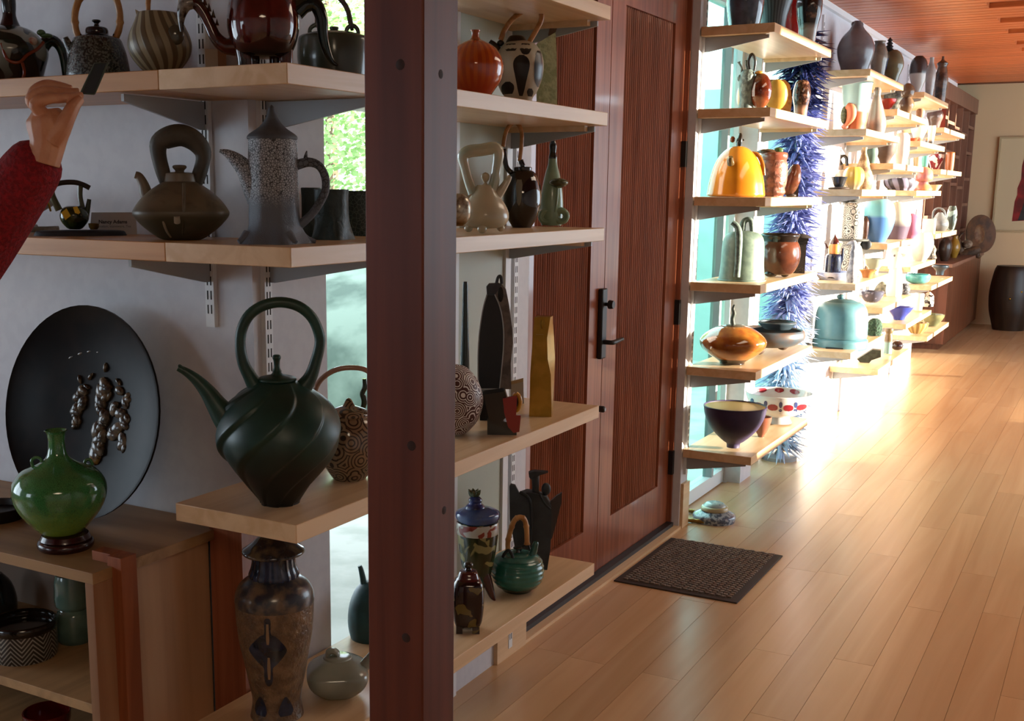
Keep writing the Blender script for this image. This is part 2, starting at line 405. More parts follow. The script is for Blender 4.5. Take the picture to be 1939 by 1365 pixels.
# ------------------------------------------------------------------ ceramics: builder
class Fr:
    def __init__(s, px, z, x=None, y=None):
        s.o = spot(px, z, x, y); d = s.o[:2]-CAM[:2]; d = d/np.linalg.norm(d)
        s.aw = np.array([d[0], d[1], 0]); s.rt = np.array([d[1], -d[0], 0]); s.rz = math.atan2(-d[0], d[1])
        s.px = px; s.k = proj(s.o)[2]/F_PX; s.a = 1.; s.b = 0.
    def raw(s, px, py, dy=0.):
        r = ray(px, py); P0 = s.o+s.aw*dy; t = np.dot(P0-CAM, s.aw)/np.dot(r, s.aw); q = CAM+r*t-s.o
        return np.dot(q, s.rt), dy, q[2]
    def L(s, px, py, dy=0.):
        if py is None: return (px-s.px)*s.k, dy, 0.
        x, d, z = s.raw(px, py, dy); return x, d, (z-s.b)*s.a
    def dz(s, py): return s.L(s.px, py)[2]
def smooth_prof(P, n):
    return [(max(0, q[0]), q[1]) for q in crom(P, n)]
def part(fr, name, kind, d, mat, parent, o):
    k = fr.k; dyo = o.get('dy', 0)*k
    if kind == 'L':
        cx = o.get('cx', fr.px); ox = (cx-fr.px)*k
        P = [(r*k, fr.dz(y) if y is not None else 0.) for r, y in d]
        P = P[::-1]                                        # bottom first
        P = smooth_prof(P, o.get('sm', 3))
        if o.get('open'):
            t = o['open']*k; zt = P[-1][1]; zb = P[0][1]; fl_ = zb+(zt-zb)*o.get('floor', .25)
            inner = [(max(r-t, 0.0005), z) for r, z in reversed(P) if z > fl_]
            P = P+[(P[-1][0]-t*.5, zt+t*.3)]+inner+[(0, fl_)]
        g = [lathe(P, o.get('seg', 28), o.get('fn'), ox, dyo, o.get('sq', 0))]
    elif kind == 't':
        pts = [fr.L(q[0], q[1], (q[3]*k if len(q) > 3 else 0)+dyo) for q in d]
        g = [tube(pts, [q[2]*k for q in d], o.get('seg', 10), o.get('n', 4), o.get('flat', 1))]
    elif kind == 'P':
        pts = [fr.L(px, py) for px, py in d]; pts = [(a, c) for a, b, c in pts]
        if o.get('round'):
            pts = [(q[0], q[1]) for q in crom(pts+[pts[0]], o['round'])[:-1]]
        g = [prism(pts, o['d'][0]*k, o['d'][1]*k)]
    elif kind == 'E':
        x, y, z = fr.L(d[0], d[1], dyo); g = [ball(x, y, z, d[2]*k, (d[4] if len(d) > 4 else d[2])*k, d[3]*k, o.get('seg', 16), o.get('rings', 10))]
    elif kind == 'B':                                     # box: px0, px1, ytop, ybot, depth half
        a = fr.L(d[0], d[2]); b = fr.L(d[1], d[3] if d[3] is not None else d[2]); zb = b[2] if d[3] is not None else 0.
        g = [box(a[0], b[0], -d[4]*k+dyo, d[4]*k+dyo, zb, a[2])]
    elif kind == 'D':                                     # thin painted patch lying on a lathed wall: (centre px, [(y, half width)...])
        PP = [(r*k, fr.dz(y) if y is not None else 0.) for r, y in o['prof']][::-1]; zs = [q[1] for q in PP]; rs = [q[0] for q in PP]
        v = []; f = []; n = 7; sg = 1 if o.get('inner') else -1
        rows = crom([(a, b) for a, b in d[1]], 3)
        for i, (py, hw) in enumerate(rows):
            z = fr.dz(py); r = float(np.interp(z, zs, rs))+o.get('off', .0014)*(-sg); c = (d[0]-fr.px)*k
            for j in range(n):
                xx = max(-.98*r, min(.98*r, c+hw*k*(2*j/(n-1)-1))); v.append((xx, sg*math.sqrt(r*r-xx*xx), z))
        m_ = len(rows)
        for i in range(m_-1):
            for j in range(n-1): a = i*n+j; f.append((a, a+n, a+n+1, a+1) if sg < 0 else (a, a+1, a+n+1, a+n))
        g = [(v, f)]
    elif kind == 'G': g = d(fr)
    x = obj(name, g, mat, parent, smooth=o.get('smooth', 45), bevel=o.get('bev', 0)*k)
    if o.get('label'): x['label'] = o['label']
    if o.get('stuff'): x['kind'] = 'stuff'
    return x
ALL = []
def hwb(parts):
    for q in parts:
        if q[1] == 'L': return q[2][-1][0]
    return 10
def T(name, label, cat, px, z, parts, x=None, y=None, yb=None, group=None, yt=None, rb=None):
    if yb is not None and z < 1.3 and x is not None:      # base traced on the shelf plane
        pb = at(px, yb, 2, z); sl = (CAM[2]-z)/np.linalg.norm(pb[:2]-CAM[:2]); pb = at(px, yb-(rb or hwb(parts))*sl, 2, z)
        x = min(max(pb[0], .05), .285) if x < .5 else pb[0]
    fr = Fr(px, z, x, y); ALL.append((label, fr))
    if yb is not None:                                    # stretch so the traced bottom sits on the shelf
        zb = fr.raw(px, yb)[2]; zt = fr.raw(px, yt)[2] if yt is not None else zb+1e6
        fr.b = zb; fr.a = min(1.3, max(.75, zt/(zt-zb))) if yt is not None else 1.
    if len(parts) == 1:
        q = parts[0]; oo = part(fr, name, q[1], q[2], q[3], None, q[4] if len(q) > 4 else {})
        oo.location = fr.o; oo.rotation_euler = (0, 0, fr.rz); tag(oo, label, cat, group); return oo
    e = empty(name, fr.o, fr.rz, label, cat, group); made = {}
    for q in parts:
        o = q[4] if len(q) > 4 else {}
        par = made.get(o.get('of'), e)
        made[q[0]] = part(fr, q[0], q[1], q[2], q[3], par, o)
    return e
def GL(name, hx, **k):                                    # glossy glaze
    d = dict(r=.14, coat=.3)
    d.update(k)
    for c in ('c2', 'c3'):
        if isinstance(d.get(c), str): d[c] = H(d[c])
    return M(name, H(hx), **d)
def MT(name, hx, **k): k.setdefault('r', .6); k.setdefault('coat', 0); return GL(name, hx, **k)
bamboo = MT('bamboo', 'b98a52', kind='noise', c2='a0703c', s=40, r=.4)
cane = MT('cane', 'b5804a', kind='noise', c2='94622f', s=60, r=.4)
def bamboo_handle(pts, r, nodes=6):
    """tube with node rings, built in pixels"""
    def f(fr):
        k = fr.k; P = crom([fr.L(a, b) for a, b in pts], 6); n = len(P); R = []
        Q = []
        for i, p in enumerate(P):
            Q.append(tuple(p)); R.append(r*k*(1.22 if i % max(2, n//nodes) == 0 else 1.))
        return [tube(Q, R, 10, 1)]
    return f
# ------------------------------------------------------------------ top shelf, left
Z1, Z2, Z4, Z5 = 1.754, 1.422, .886, .384
orn = GL('ornate_glaze', '8e9484', kind='blobs', c2='1d2a22', s=16, lo=.5, hi=.6, c3='2a1b14', z0=.10, z1=.0)
T('ornate_teapot', 'glossy white, green and black teapot with red branch, cut off at top left', 'teapot', 26, Z1, [
  ('body', 'L', [(14, 48), (40, 58), (60, 78), (66, 100), (60, 125), (52, 150), (48, None)], orn),
  ('neck', 'L', [(13, -30), (13, 10), (12, 30), (18, 48), (24, 54)], GL('maroon_black', '2c1210', kind='noise', c2='0e0f10', s=20)),
  ('spout', 't', [(66, 130, 14), (78, 95, 13), (92, 78, 12), (108, 82, 10), (119, 104, 8), (126, 150, 7)], GL('dark_green_glaze', '1d3a2c', kind='noise', c2='0f1714', s=25)),
  ('branch', 't', [(2, 82, 3, -60), (14, 112, 3, -64), (36, 118, 3, -66), (52, 104, 3, -60), (72, 92, 3, -50), (82, 80, 3, -40)], GL('rust_branch', '7c3218')),
  ('branch_stem', 't', [(42, 118, 3, -66), (46, 135, 3, -62), (44, 150, 3, -60)], GL('rust_branch', '7c3218')),
  ('flower', 'E', (62, 78, 9, 8), GL('red_white_flower', '8c3d28', kind='noise', c2='b8ab98', s=40), {'dy': -48}),
  ('leaf', 'E', (88, 68, 12, 5), GL('leaf_green', '3d5a35'), {'dy': -36}),
  ('leaf', 'E', (78, 62, 8, 6), GL('leaf_green', '3d5a35'), {'dy': -40})], y=1.86)
spk = GL('speckled_black', '5c5f57', kind='noise', c2='23251f', s=230, lo=.42, hi=.52, r=.25, bump=.2)
T('speckled_teapot', 'speckled grey black teapot with a tall bamboo handle, behind the raised phone', 'teapot', 188, Z1, [
  ('body', 'L', [(30, 70), (42, 73), (47, 84), (52, 100), (56, 122), (59, 147), (56, None)], spk),
  ('lid', 'L', [(0, 50), (17, 52), (21, 58), (22, 66), (34, 70)], GL('black_glaze', '17181a')),
  ('knob', 'L', [(0, 37), (7, 38), (8, 41), (4, 45), (6, 51)], GL('black_glaze', '17181a'), {'of': 'lid'}),
  ('spout', 't', [(138, 100, 10), (130, 86, 8), (123, 71, 6)], spk),
  ('handle', 'G', bamboo_handle([(150, 74), (143, 52), (143, 20), (158, -14), (188, -26), (214, -14), (226, 20), (226, 52), (218, 74)], 6.5), bamboo),
  ('lug', 'E', (150, 70, 6, 8), GL('black_glaze', '17181a')), ('lug', 'E', (219, 70, 6, 8), GL('black_glaze', '17181a'))], y=1.85)
shellm = MT('tan_shell_stripe', '8f8468', kind='spiral', c2='5d4e38', s=10, k=15, m=90, lo=.35, hi=.65, r=.4, bump=.3)
T('shell_pot', 'round tan pot with slanting brown stripes and cane loop, left of the red dragon', 'pot', 305, Z1, [
  ('body', 'L', [(38, 26), (40, 30), (46, 45), (56, 68), (59, 88), (54, 108), (38, 130), (26, 140), (24, None)], shellm, {'open': 4}),
  ('rim_point', 'P', [(256, 18), (272, 26), (262, 46)], shellm, {'d': (-3, 3)}),
  ('handle', 't', [(281, 32, 4), (281, 0, 5), (292, -26, 5), (322, -30, 5), (340, -8, 4), (342, 28, 4)], cane),
  ('leaf_patch', 'E', (333, 66, 15, 18, 6), GL('dark_leaf', '4a4536'), {'dy': -50})], y=1.85)
T('wooden_block', 'small pale box with a tan side, between striped pot and red dragon', 'box', 407, Z1, [
  ('carton', 'B', (388, 412, 94, None, 12), MT('pale_card', 'b6a791')), ('side_strip', 'B', (412, 428, 92, None, 13), MT('tan_card', '8a5f3c'))], y=1.93)
drg = GL('oxblood', '5a1a12', kind='noise', c2='39100c', s=14, c3='14100f', z0=.075, z1=.03, r=.08, coat=.6)
dgr = GL('dragon_dark', '1c110e', kind='noise', c2='4a1c10', s=30, r=.12)
dgn = GL('dragon_green', '0f2a24', kind='noise', c2='0b1614', s=20, r=.1)
def spikes(fr):
    g = []
    for px, py, r in ((378, 2, 5), (388, 10, 5), (396, 22, 5), (404, 34, 5), (411, 48, 4), (352, -2, 4), (342, 6, 4)):
        x, y, z = fr.L(px, py); g.append(([(a+x, b+y, c+z) for a, b, c in lathe([(r*fr.k, 0), (0, r*3.2*fr.k)], 8)[0]], lathe([(r*fr.k, 0), (0, r*3.2*fr.k)], 8)[1]))
    return g
T('dragon_teapot', 'glossy dark red dragon shaped teapot with spiked neck and green curling tail', 'teapot', 500, Z1, [
  ('body', 'L', [(0, -40), (40, -34), (58, -10), (66, 25), (67, 55), (60, 85), (48, 104), (30, 110), (0, 112)], drg),
  ('leg', 't', [(462, 92, 18, -10), (464, 112, 15, -12), (466, None, 15, -12)], dgr), ('leg', 't', [(538, 88, 17, -8), (541, 108, 14, -10), (540, None, 14, -10)], dgr),
  ('leg', 't', [(478, 92, 16, 34), (478, None, 13, 34)], dgr), ('leg', 't', [(524, 92, 16, 34), (524, None, 13, 34)], dgr),
  ('neck', 't', [(446, 88, 18), (425, 86, 15), (408, 70, 12), (396, 45, 11), (384, 22, 11), (372, 8, 11), (358, 6, 10)], dgr),
  ('head', 't', [(366, 4, 12), (352, 8, 13), (345, 22, 10), (343, 40, 6), (344, 60, 3)], GL('dragon_head', '8b8376', kind='noise', c2='2b221d', s=50)),
  ('spike_row', 'G', spikes, dgr),
  ('tail', 't', [(560, 22, 18), (578, 8, 16), (598, 10, 14), (609, 36, 12), (612, 70, 10), (620, 100, 8), (630, 118, 5), (640, 124, 2)], dgn)], y=1.84)
cel = GL('grey_green_glaze', '4a5144', kind='noise', c2='3a4138', s=8, r=.2)
T('lidded_pot', 'wide grey green lidded pot with twisted wooden handle, touching the timber post', 'teapot', 634, Z1, [
  ('body', 'L', [(54, 67), (66, 71), (69, 84), (70, 110), (68, 126), (64, None)], cel),
  ('lid', 'L', [(0, 60), (30, 61), (50, 65), (60, 69)], cel), ('knob', 'L', [(0, 51), (8, 51), (8, 56), (6, 62)], cel, {'of': 'lid'}),
  ('lug', 't', [(655, 72, 4), (657, 55, 4), (667, 48, 4), (677, 56, 4), (679, 72, 4)], cel), ('lug', 't', [(586, 70, 4), (588, 54, 4), (600, 47, 4), (609, 56, 4), (611, 70, 4)], cel),
  ('handle', 't', [(667, 58, 3), (664, 44, 5), (657, 16, 5), (640, -6, 5), (620, -10, 4), (602, 8, 4), (599, 52, 3)], MT('twisted_wood', '5a4a3c', kind='noise', c2='3c3028', s=60))], x=.15)
# ------------------------------------------------------------------ second shelf, left
logm = MT('pale_log', 'a9a8a2', kind='noise', c2='77756f', s=30, r=.35, bump=.3)
gold = M('gold_lustre', H('b08a2e'), .25, metal=1)
def logs(fr):
    g = []
    for a, b, r in (((-60, 446), (58, 425), 15), ((-20, 440), (100, 378), 13), ((10, 420), (112, 448), 7), ((-60, 400), (60, 395), 11), ((40, 410), (88, 366), 9), ((20, 442), (70, 440), 9)):
        P = [fr.L(a[0]+(b[0]-a[0])*t, a[1]+(b[1]-a[1])*t, (t-.5)*20*fr.k) for t in (0, .5, 1)]
        P = [(p[0], p[1], max(p[2], r*fr.k)) for p in P]; g.append(tube(P, [r*fr.k, r*fr.k*.9, r*fr.k*.8], 10))
    return g
T('log_teapot', 'pale grey teapot modelled as a heap of birch logs, at left edge behind the sleeve', 'teapot', 30, Z2, [
  ('logs', 'G', logs, logm), ('gold_line', 't', [(10, 392, 2, -22), (30, 402, 2, -24), (50, 396, 2, -24), (66, 404, 2, -20)], gold), ('gold_line', 't', [(84, 372, 2, -12), (92, 386, 2, -14), (96, 400, 2, -12)], gold)], y=1.86)
T('stone_slab', 'dark grey oval stone slab under the tiny leaf teapot', 'stand', 153, Z2, [
  ('slab', 'L', [(0, 436), (70, 436), (82, 441), (84, 450), (80, None)], MT('slate', '26262c', kind='noise', c2='1b1b20', s=20), {'seg': 32}),
  ('notch', 'B', (139, 168, 446, None, 2), MT('pale_notch', '8f8a84'), {'dy': -83})], y=1.85)
_s = bpy.data.objects['stone_slab']; _s.scale = (1, .42, 1)
T('twig_teapot', 'tiny green and gold leaf teapot with brown twig handle, standing on the dark slab', 'teapot', 142, Z2+.0155, [
  ('body', 'L', [(12, 390), (20, 394), (26, 405), (25, 418), (16, 430), (10, 434), (10, None)], GL('olive_glaze', '39431f', kind='noise', c2='1f2612', s=40)),
  ('leaf', 'P', [(116, 402), (126, 394), (134, 408), (124, 416)], gold, {'d': (-26, -22)}), ('leaf', 'P', [(138, 392), (146, 390), (152, 402), (144, 408)], gold, {'d': (-25, -21)}),
  ('handle', 't', [(92, 357, 5), (112, 347, 5), (140, 345, 5), (158, 350, 5), (170, 356, 5)], MT('twig', '2f1d14', kind='noise', c2='1d120c', s=60)),
  ('post', 't', [(98, 354, 4), (100, 372, 6), (112, 398, 7)], GL('olive_twig', '4a4a2c')), ('post', 't', [(152, 352, 5), (152, 375, 5), (158, 402, 6)], GL('olive_twig', '4a4a2c')),
  ('spout', 't', [(162, 415, 6), (166, 395, 5), (169, 377, 4)], GL('olive_dark', '2e3420')), ('cup', 'L', [(10, 423), (9, 430), (6, 434), (5, None)], GL('gold_brown', '5a4318'), {'cx': 176, 'dy': -10, 'open': 2})], y=1.84)
T('name_card', 'white folded name card printed in small dark letters, beside the slab handled teapot', 'card', 215, Z2, [
  ('card', 'P', [(173, 402), (257, 402), (258, None), (172, None)], MT('card_white', 'b9b6b4'), {'d': (-1, 1), 'smooth': 0})], y=1.935)
def text(s, fr_obj, size, loc, mat, parent, bold=0):
    c = bpy.data.curves.new('lettering', 'FONT'); c.body = s; c.size = size; c.align_x = 'CENTER'; c.offset = bold
    c.extrude = .0002; o = bpy.data.objects.new('lettering', c); COL.objects.link(o)
    dg = bpy.context.evaluated_depsgraph_get(); me = bpy.data.meshes.new_from_object(o.evaluated_get(dg))
    bpy.data.objects.remove(o); o = bpy.data.objects.new('lettering', me); COL.objects.link(o); me.materials.append(mat)
    o.parent = parent; o.location = loc; o.rotation_euler = (math.pi/2, 0, 0); return o
nc = bpy.data.objects['name_card']; ink = M('print_ink', H('2a2a30'), .7)
text('Nancy Adams', nc, .0112, (0, -.0016, .0255), ink, nc, .0003); text('porcelain, stoneware, Tea', nc, .0075, (0, -.0016, .0165), M('print_ink_pale', H('55555c'), .7), nc)
fct = MT('tan_over_green', '3c3a2c', kind='grad', c2='6b5f4c', c3='4c4438', s=14, z0=.045, z1=.075, lo=.5, hi=.75, r=.42, bump=.2)
T('slab_teapot', 'grey brown squat teapot with high broad strap handle, beside the name card', 'teapot', 345, Z2, [
  ('body', 'L', [(30, 346), (40, 352), (56, 364), (74, 382), (86, 400), (89, 409), (84, 420), (68, 438), (46, 456), (34, 462)], fct, {'sq': 3.2, 'seg': 36}),
  ('rib', 't', [(348, 350, 3, -42), (348, 384, 3, -76), (348, 410, 3, -86), (347, 438, 3, -68), (345, 459, 3, -38)], fct),
  ('drip', 't', [(306, 408, 3, -82), (310, 425, 4, -76), (316, 442, 4, -60), (324, 456, 3, -44)], MT('cream_drip', '8f8470')), ('drip', 't', [(335, 414, 6, -86), (336, 428, 6, -79)], MT('cream_drip', '8f8470')),
  ('lid', 'L', [(0, 326), (26, 328), (30, 333), (32, 346)], fct), ('knob', 'L', [(0, 312), (11, 313), (13, 318), (8, 324), (10, 330)], fct, {'of': 'lid'}),
  ('handle', 't', [(316, 352, 12), (308, 325, 14), (300, 290, 15), (302, 268, 18), (322, 256, 21), (345, 253, 21), (368, 264, 20), (383, 284, 17), (384, 305, 14), (376, 335, 14), (368, 352, 13)], MT('slab_handle', '4b4438', kind='noise', c2='3a352c', s=18, bump=.2), {'flat': 1.1}),
  ('spout', 't', [(256, 332, 7), (264, 336, 8), (272, 352, 10), (278, 372, 13), (292, 392, 16)], fct)], y=1.84, yb=462, yt=312)
bark = MT('grey_bark', '565d66', kind='crackle', c2='24282e', s=120, lo=.04, hi=.09, c3='5a626d', z0=.09, z1=.05, r=.55, bump=.25)
def flare(r, z, a): return r*(1+.13*max(0, (.045-z)/.045)*math.cos(5*a)+.02*math.cos(9*a))
barkc = MT('bark_crackle', '9aa0a6', kind='crackle', c2='2c3034', s=210, lo=.05, hi=.13, r=.55, c3='59616b', z0=.105, z1=.07, bump=.25)
T('bark_ewer', 'tall blue grey tree trunk ewer with white crackle and pointed lid', 'ewer', 520, Z2, [
  ('body', 'L', [(45, 262), (45, 275), (46, 300), (46, 340), (47, 385), (48, 425), (52, 445), (60, 460), (64, 468)], barkc, {'fn': flare, 'seg': 40}),
  ('lid', 'L', [(0, 198), (5, 203), (8, 214), (13, 227), (24, 242), (42, 255), (47, 262), (46, 266)], MT('grey_lid', '4c525a', kind='noise', c2='3e434a', s=30)),
  ('root', 't', [(470, 452, 12, -20), (462, 460, 9, -26), (452, 466, 5, -30)], bark), ('root', 't', [(566, 450, 11), (580, 460, 8), (598, 465, 4)], bark), ('root', 't', [(545, 452, 12, -40), (555, 462, 8, -46), (560, 467, 5, -50)], bark),
  ('spout', 't', [(416, 288, 3), (430, 293, 8), (448, 306, 14), (466, 326, 19), (480, 352, 24), (492, 385, 24)], barkc),
  ('handle', 't', [(560, 316, 10), (585, 310, 9), (605, 318, 8), (616, 340, 8), (616, 366, 8), (604, 392, 8), (588, 414, 8), (568, 432, 9)], bark),
  ('thorn', 't', [(580, 312, 6), (579, 300, 4), (581, 288, 1)], bark)], y=1.83, yb=468, yt=198)
mug = MT('teal_bark', '2e3c3a', kind='noise', c2='21302e', s=30, r=.45, bump=.35)
for i, (px, hw, lab) in enumerate(((590, 19, 'dark teal trunk shaped cup half hidden behind the grey ewer handle'), (628, 33, 'dark teal trunk shaped cup, middle of three behind the grey ewer'), (683, 27, 'dark teal trunk shaped cup with crackle, touching the timber post'))):
    T('trunk_cup', lab, 'cup', px, Z2, [('body', 'L', [(hw, 356+i*3), (hw-1, 380), (hw, 420), (hw+6, 452), (hw+9, None)], mug if i < 2 else MT('teal_crackle', '2b3b3b', kind='crackle', c2='5b6a64', s=110, lo=.04, hi=.08, r=.5), {'open': 3, 'fn': flare})], x=(.05, .17, .10)[i], group='dark teal trunk cups')
# ------------------------------------------------------------------ lower left
ZC = .761
platter_m = M('platter_glaze', H('120f0e'), .3, 'noise', H('1d1613'), 12); platter_m.node_tree.nodes['Principled BSDF'].inputs['Specular IOR Level'].default_value = .08
fr = Fr(160, ZC, y=1.85)
pr_ = .25
pe = empty('platter', tuple(fr.o), 0, 'big round black brown platter with tan leaf relief, leaning on the wall', 'plate')
gp = [(r*1.126, z) for r, z in [(0, -.004), (.11, -.004), (.15, .006), (.21, .022), (.222, .030), (.222, .036), (.212, .030), (.15, .016), (.11, .006), (0, .006)]]; gp = lathe(gp, 56)
tilt = Matrix.Rotation(math.radians(80), 4, 'X')
cen = Vector((0, .035, pr_*.985))
Mx = Matrix.Translation(cen) @ tilt
obj('dish', move(gp, Mx), platter_m, pe)
rl = []; rg = random.Random(5)
def on_plate(u, v, r, h=.006, e=1., rot=0):
    g = ball(0, 0, 0, r, r*e, h, 8, 5); R = Matrix.Rotation(rot, 4, 'Z')
    rl.append(move(g, Mx @ Matrix.Translation((u, v, .008)) @ R))
for q in range(16):
    t = q/15; on_plate(.045+rg.uniform(-.012, .012), .07-.15*t, .013+.012*rg.random(), .010, .7, rg.random()*3)
    if q < 11: on_plate(-.03+rg.uniform(-.01, .01), .05-.13*t, .011+.009*rg.random(), .009, .7, rg.random()*3)
    on_plate(.105+.02*math.sin(q)+rg.uniform(-.01, .01), .06-.13*t, .011+.010*rg.random(), .007, .7, rg.random()*3)
for u, v, a in ((.045, .11, 0), (.09, .08, .8), (.0, .085, -.7), (.03, .06, .3), (-.035, .075, .5), (.065, .045, -.5), (-.01, .06, 1.2)):
    on_plate(u, v, .012, .006, .45, a+1.57)
for q in range(7): on_plate(-.07+.03*q, .125+.02*math.sin(q*.6), .012, .003, .3, .5-q*.1)
rlm = GL('platter_relief', '6a5a46', kind='noise', c2='2a221a', s=60, lo=.35, hi=.6, r=.25)
tag(obj('leaf_relief', rl, rlm, pe), kind='stuff')
obj('medallion', move(ball(0, 0, 0, .020, .026, .007, 12, 6), Mx @ Matrix.Translation((.035, -.095, .008))), GL('medallion_tan', '75582a', kind='noise', c2='2b1d10', s=70), pe)
ck = GL('green_crackle', '3f7a44', kind='crackle', c2='2c5c34', s=260, lo=.02, hi=.09, r=.12, c3='7f9a3a', z0=.075, z1=.0, coat=.6)
T('vase_stand', 'round dark red wooden stand under the green crackle vase', 'stand', 125, ZC, [
  ('disc', 'L', [(0, 1008), (38, 1008), (44, 1012), (47, 1018)], GL('rosewood', '2f0f0d', r=.25)), ('ring', 'L', [(40, 1018), (50, 1022), (52, 1030), (48, 1036), (50, 1040), (44, None)], GL('rosewood', '2f0f0d', r=.25))], y=1.665)
T('green_vase', 'bright green crackle vase with narrow neck, on its dark red stand', 'vase', 117, ZC+.0325, [
  ('body', 'L', [(21, 814), (17, 820), (15, 835), (17, 855), (24, 868), (44, 880), (66, 890), (80, 905), (86, 922), (84, 944), (72, 968), (54, 990), (40, 1004), (34, None)], ck, {'open': 3, 'floor': .5, 'seg': 40}),
  ('lug', 't', [(62, 884, 3), (60, 872, 3), (68, 866, 3), (77, 869, 3), (80, 880, 3)], ck), ('lug', 't', [(160, 880, 3), (162, 872, 3), (170, 870, 3), (176, 880, 3)], ck, {'dy': 40})], y=1.665)
T('black_bowl', 'small black bowl cut off by the left edge, beside the green vase', 'bowl', -8, ZC, [
  ('body', 'L', [(58, 958), (54, 975), (46, 995), (34, 1008), (30, None)], GL('black_bowl', '131012', r=.35), {'open': 4})], y=1.74)
# plywood cabinet
cbx = empty('plywood_cabinet', (-.55, 1.57, 0), 0, 'open plywood cabinet below the platter with redwood corner strip', 'cabinet')
def cp(n, a, m, **k): return obj(n, box(a[0]+.55, a[1]+.55, a[2]-1.57, a[3]-1.57, a[4], a[5]), m, cbx, smooth=0, bevel=.001, **k)
cp('top_panel', (-1.3, -.082, 1.57, 1.985, .737, .761), M('plywood_top', H('a07a50'), .5, 'wood', H('86623c'), 10, ax='x'))
cp('side_panel', (-.106, -.082, 1.57, 1.622, 0, .737), plyz); cp('side_panel', (-.124, -.100, 1.665, 1.93, 0, .737), plyz)
cp('side_panel', (-1.3, -1.276, 1.57, 1.985, 0, .737), plyz)
cp('corner_strip', (-.096, -.056, 1.622, 1.665, 0, .782), M('redwood_strip', H('9a5733'), .5, 'wood', H('7c4022'), 20, ax='z'))
cp('corner_strip', (-.150, -.096, 1.632, 1.665, .7615, .782), M('redwood_strip', H('9a5733')))
cp('shelf_panel', (-1.276, -.106, 1.59, 1.93, .438, .46), ply); cp('shelf_panel', (-1.276, -.106, 1.59, 1.93, .2, .222), ply)
cp('back_panel', (-1.276, -.112, 1.93, 1.945, 0, .737), M('cab_back', H('7c6a5c'), .6))
hr = MT('herringbone', '2a221b', kind='herring', c2='8f8a80', s=20, k=3, m=560, lo=.62, hi=.72, r=.3)
T('herringbone_bowl', 'dark bowl with white herringbone band, on the shelf inside the plywood cabinet', 'bowl', 48, .46, [
  ('body', 'L', [(59, 1188), (60, 1212), (58, 1240), (48, 1256), (38, None)], hr, {'seg': 36}), ('rim', 'L', [(60, 1172), (62, 1177), (61, 1184), (58, 1190)], GL('dark_brown_rim', '1c1510'), {'open': 4})], y=1.70)
T('glass_jar', 'greenish glass jar in the shadow inside the plywood cabinet', 'jar', 143, .46, [
  ('body', 'L', [(30, 1085), (33, 1100), (34, 1140), (26, 1150), (32, 1160), (34, 1200), (30, None)], GL('jar_glass', '5d7468', kind='noise', c2='44584f', s=8, r=.1))], y=1.82)
T('black_teapot', 'black glossy pot in the cabinet shadow, cut by the left edge', 'pot', -6, .46, [
  ('body', 'L', [(14, 1085), (30, 1105), (38, 1135), (36, 1165), (28, 1190), (24, None)], GL('black_glaze', '17181a')), ('knob', 'L', [(0, 1070), (7, 1074), (8, 1084), (6, 1090)], GL('black_glaze', '17181a'))], y=1.84)
T('red_bowl', 'dark red bowl on the lowest cabinet shelf at the bottom edge', 'bowl', 92, .222, [
  ('body', 'L', [(44, 1345), (42, 1365), (30, 1400), (22, None)], GL('dark_red', '5a120e'), {'open': 3})], y=1.74)
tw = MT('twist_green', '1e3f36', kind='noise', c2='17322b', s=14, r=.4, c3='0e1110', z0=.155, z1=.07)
twh = MT('twist_green_handle', '1f4339', kind='noise', c2='18352d', s=20, r=.42)
def twist(r, z, a):
    p = (a-z*9)*8/(2*math.pi); t = p-math.floor(p)
    w = min(1, max(0, (.27-z)/.03))
    return r*(1+w*(.085*(t if t < .86 else (1-t)/.14*.86)-.035))
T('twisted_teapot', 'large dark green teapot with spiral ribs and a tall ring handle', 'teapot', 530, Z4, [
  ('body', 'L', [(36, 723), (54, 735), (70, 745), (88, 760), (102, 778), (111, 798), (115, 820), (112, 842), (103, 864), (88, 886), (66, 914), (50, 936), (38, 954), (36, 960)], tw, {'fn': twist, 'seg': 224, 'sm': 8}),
  ('lid', 'L', [(0, 700), (7, 703), (12, 710), (32, 715), (36, 720), (32, 724)], twh), ('knob', 'L', [(0, 671), (6, 672), (8, 677), (6, 684), (6, 696), (9, 704)], twh, {'of': 'lid'}),
  ('handle', 't', [(487, 738, 17), (474, 715, 13), (461, 688, 11), (455, 655, 10), (458, 622, 10), (473, 593, 10), (500, 575, 10), (532, 569, 10), (565, 577, 10), (590, 598, 10), (604, 630, 10), (605, 655, 10), (597, 688, 11), (588, 715, 13), (573, 738, 17)], twh, {'seg': 16}),
  ('spout', 't', [(337, 697, 6), (354, 706, 8), (374, 722, 11), (394, 745, 15), (412, 772, 20), (432, 798, 27), (455, 820, 30)], twh, {'seg': 16}),
  ('spout_lip', 't', [(350, 700, 2, -6), (340, 692, 2, -6), (338, 696, 1, -4)], twh)], y=1.835, yb=960, yt=671)
swm = GL('swirl_cream', '8b7258', kind='rings', c2='33241b', s=26, k=34, lo=.2, hi=.6, r=.12)
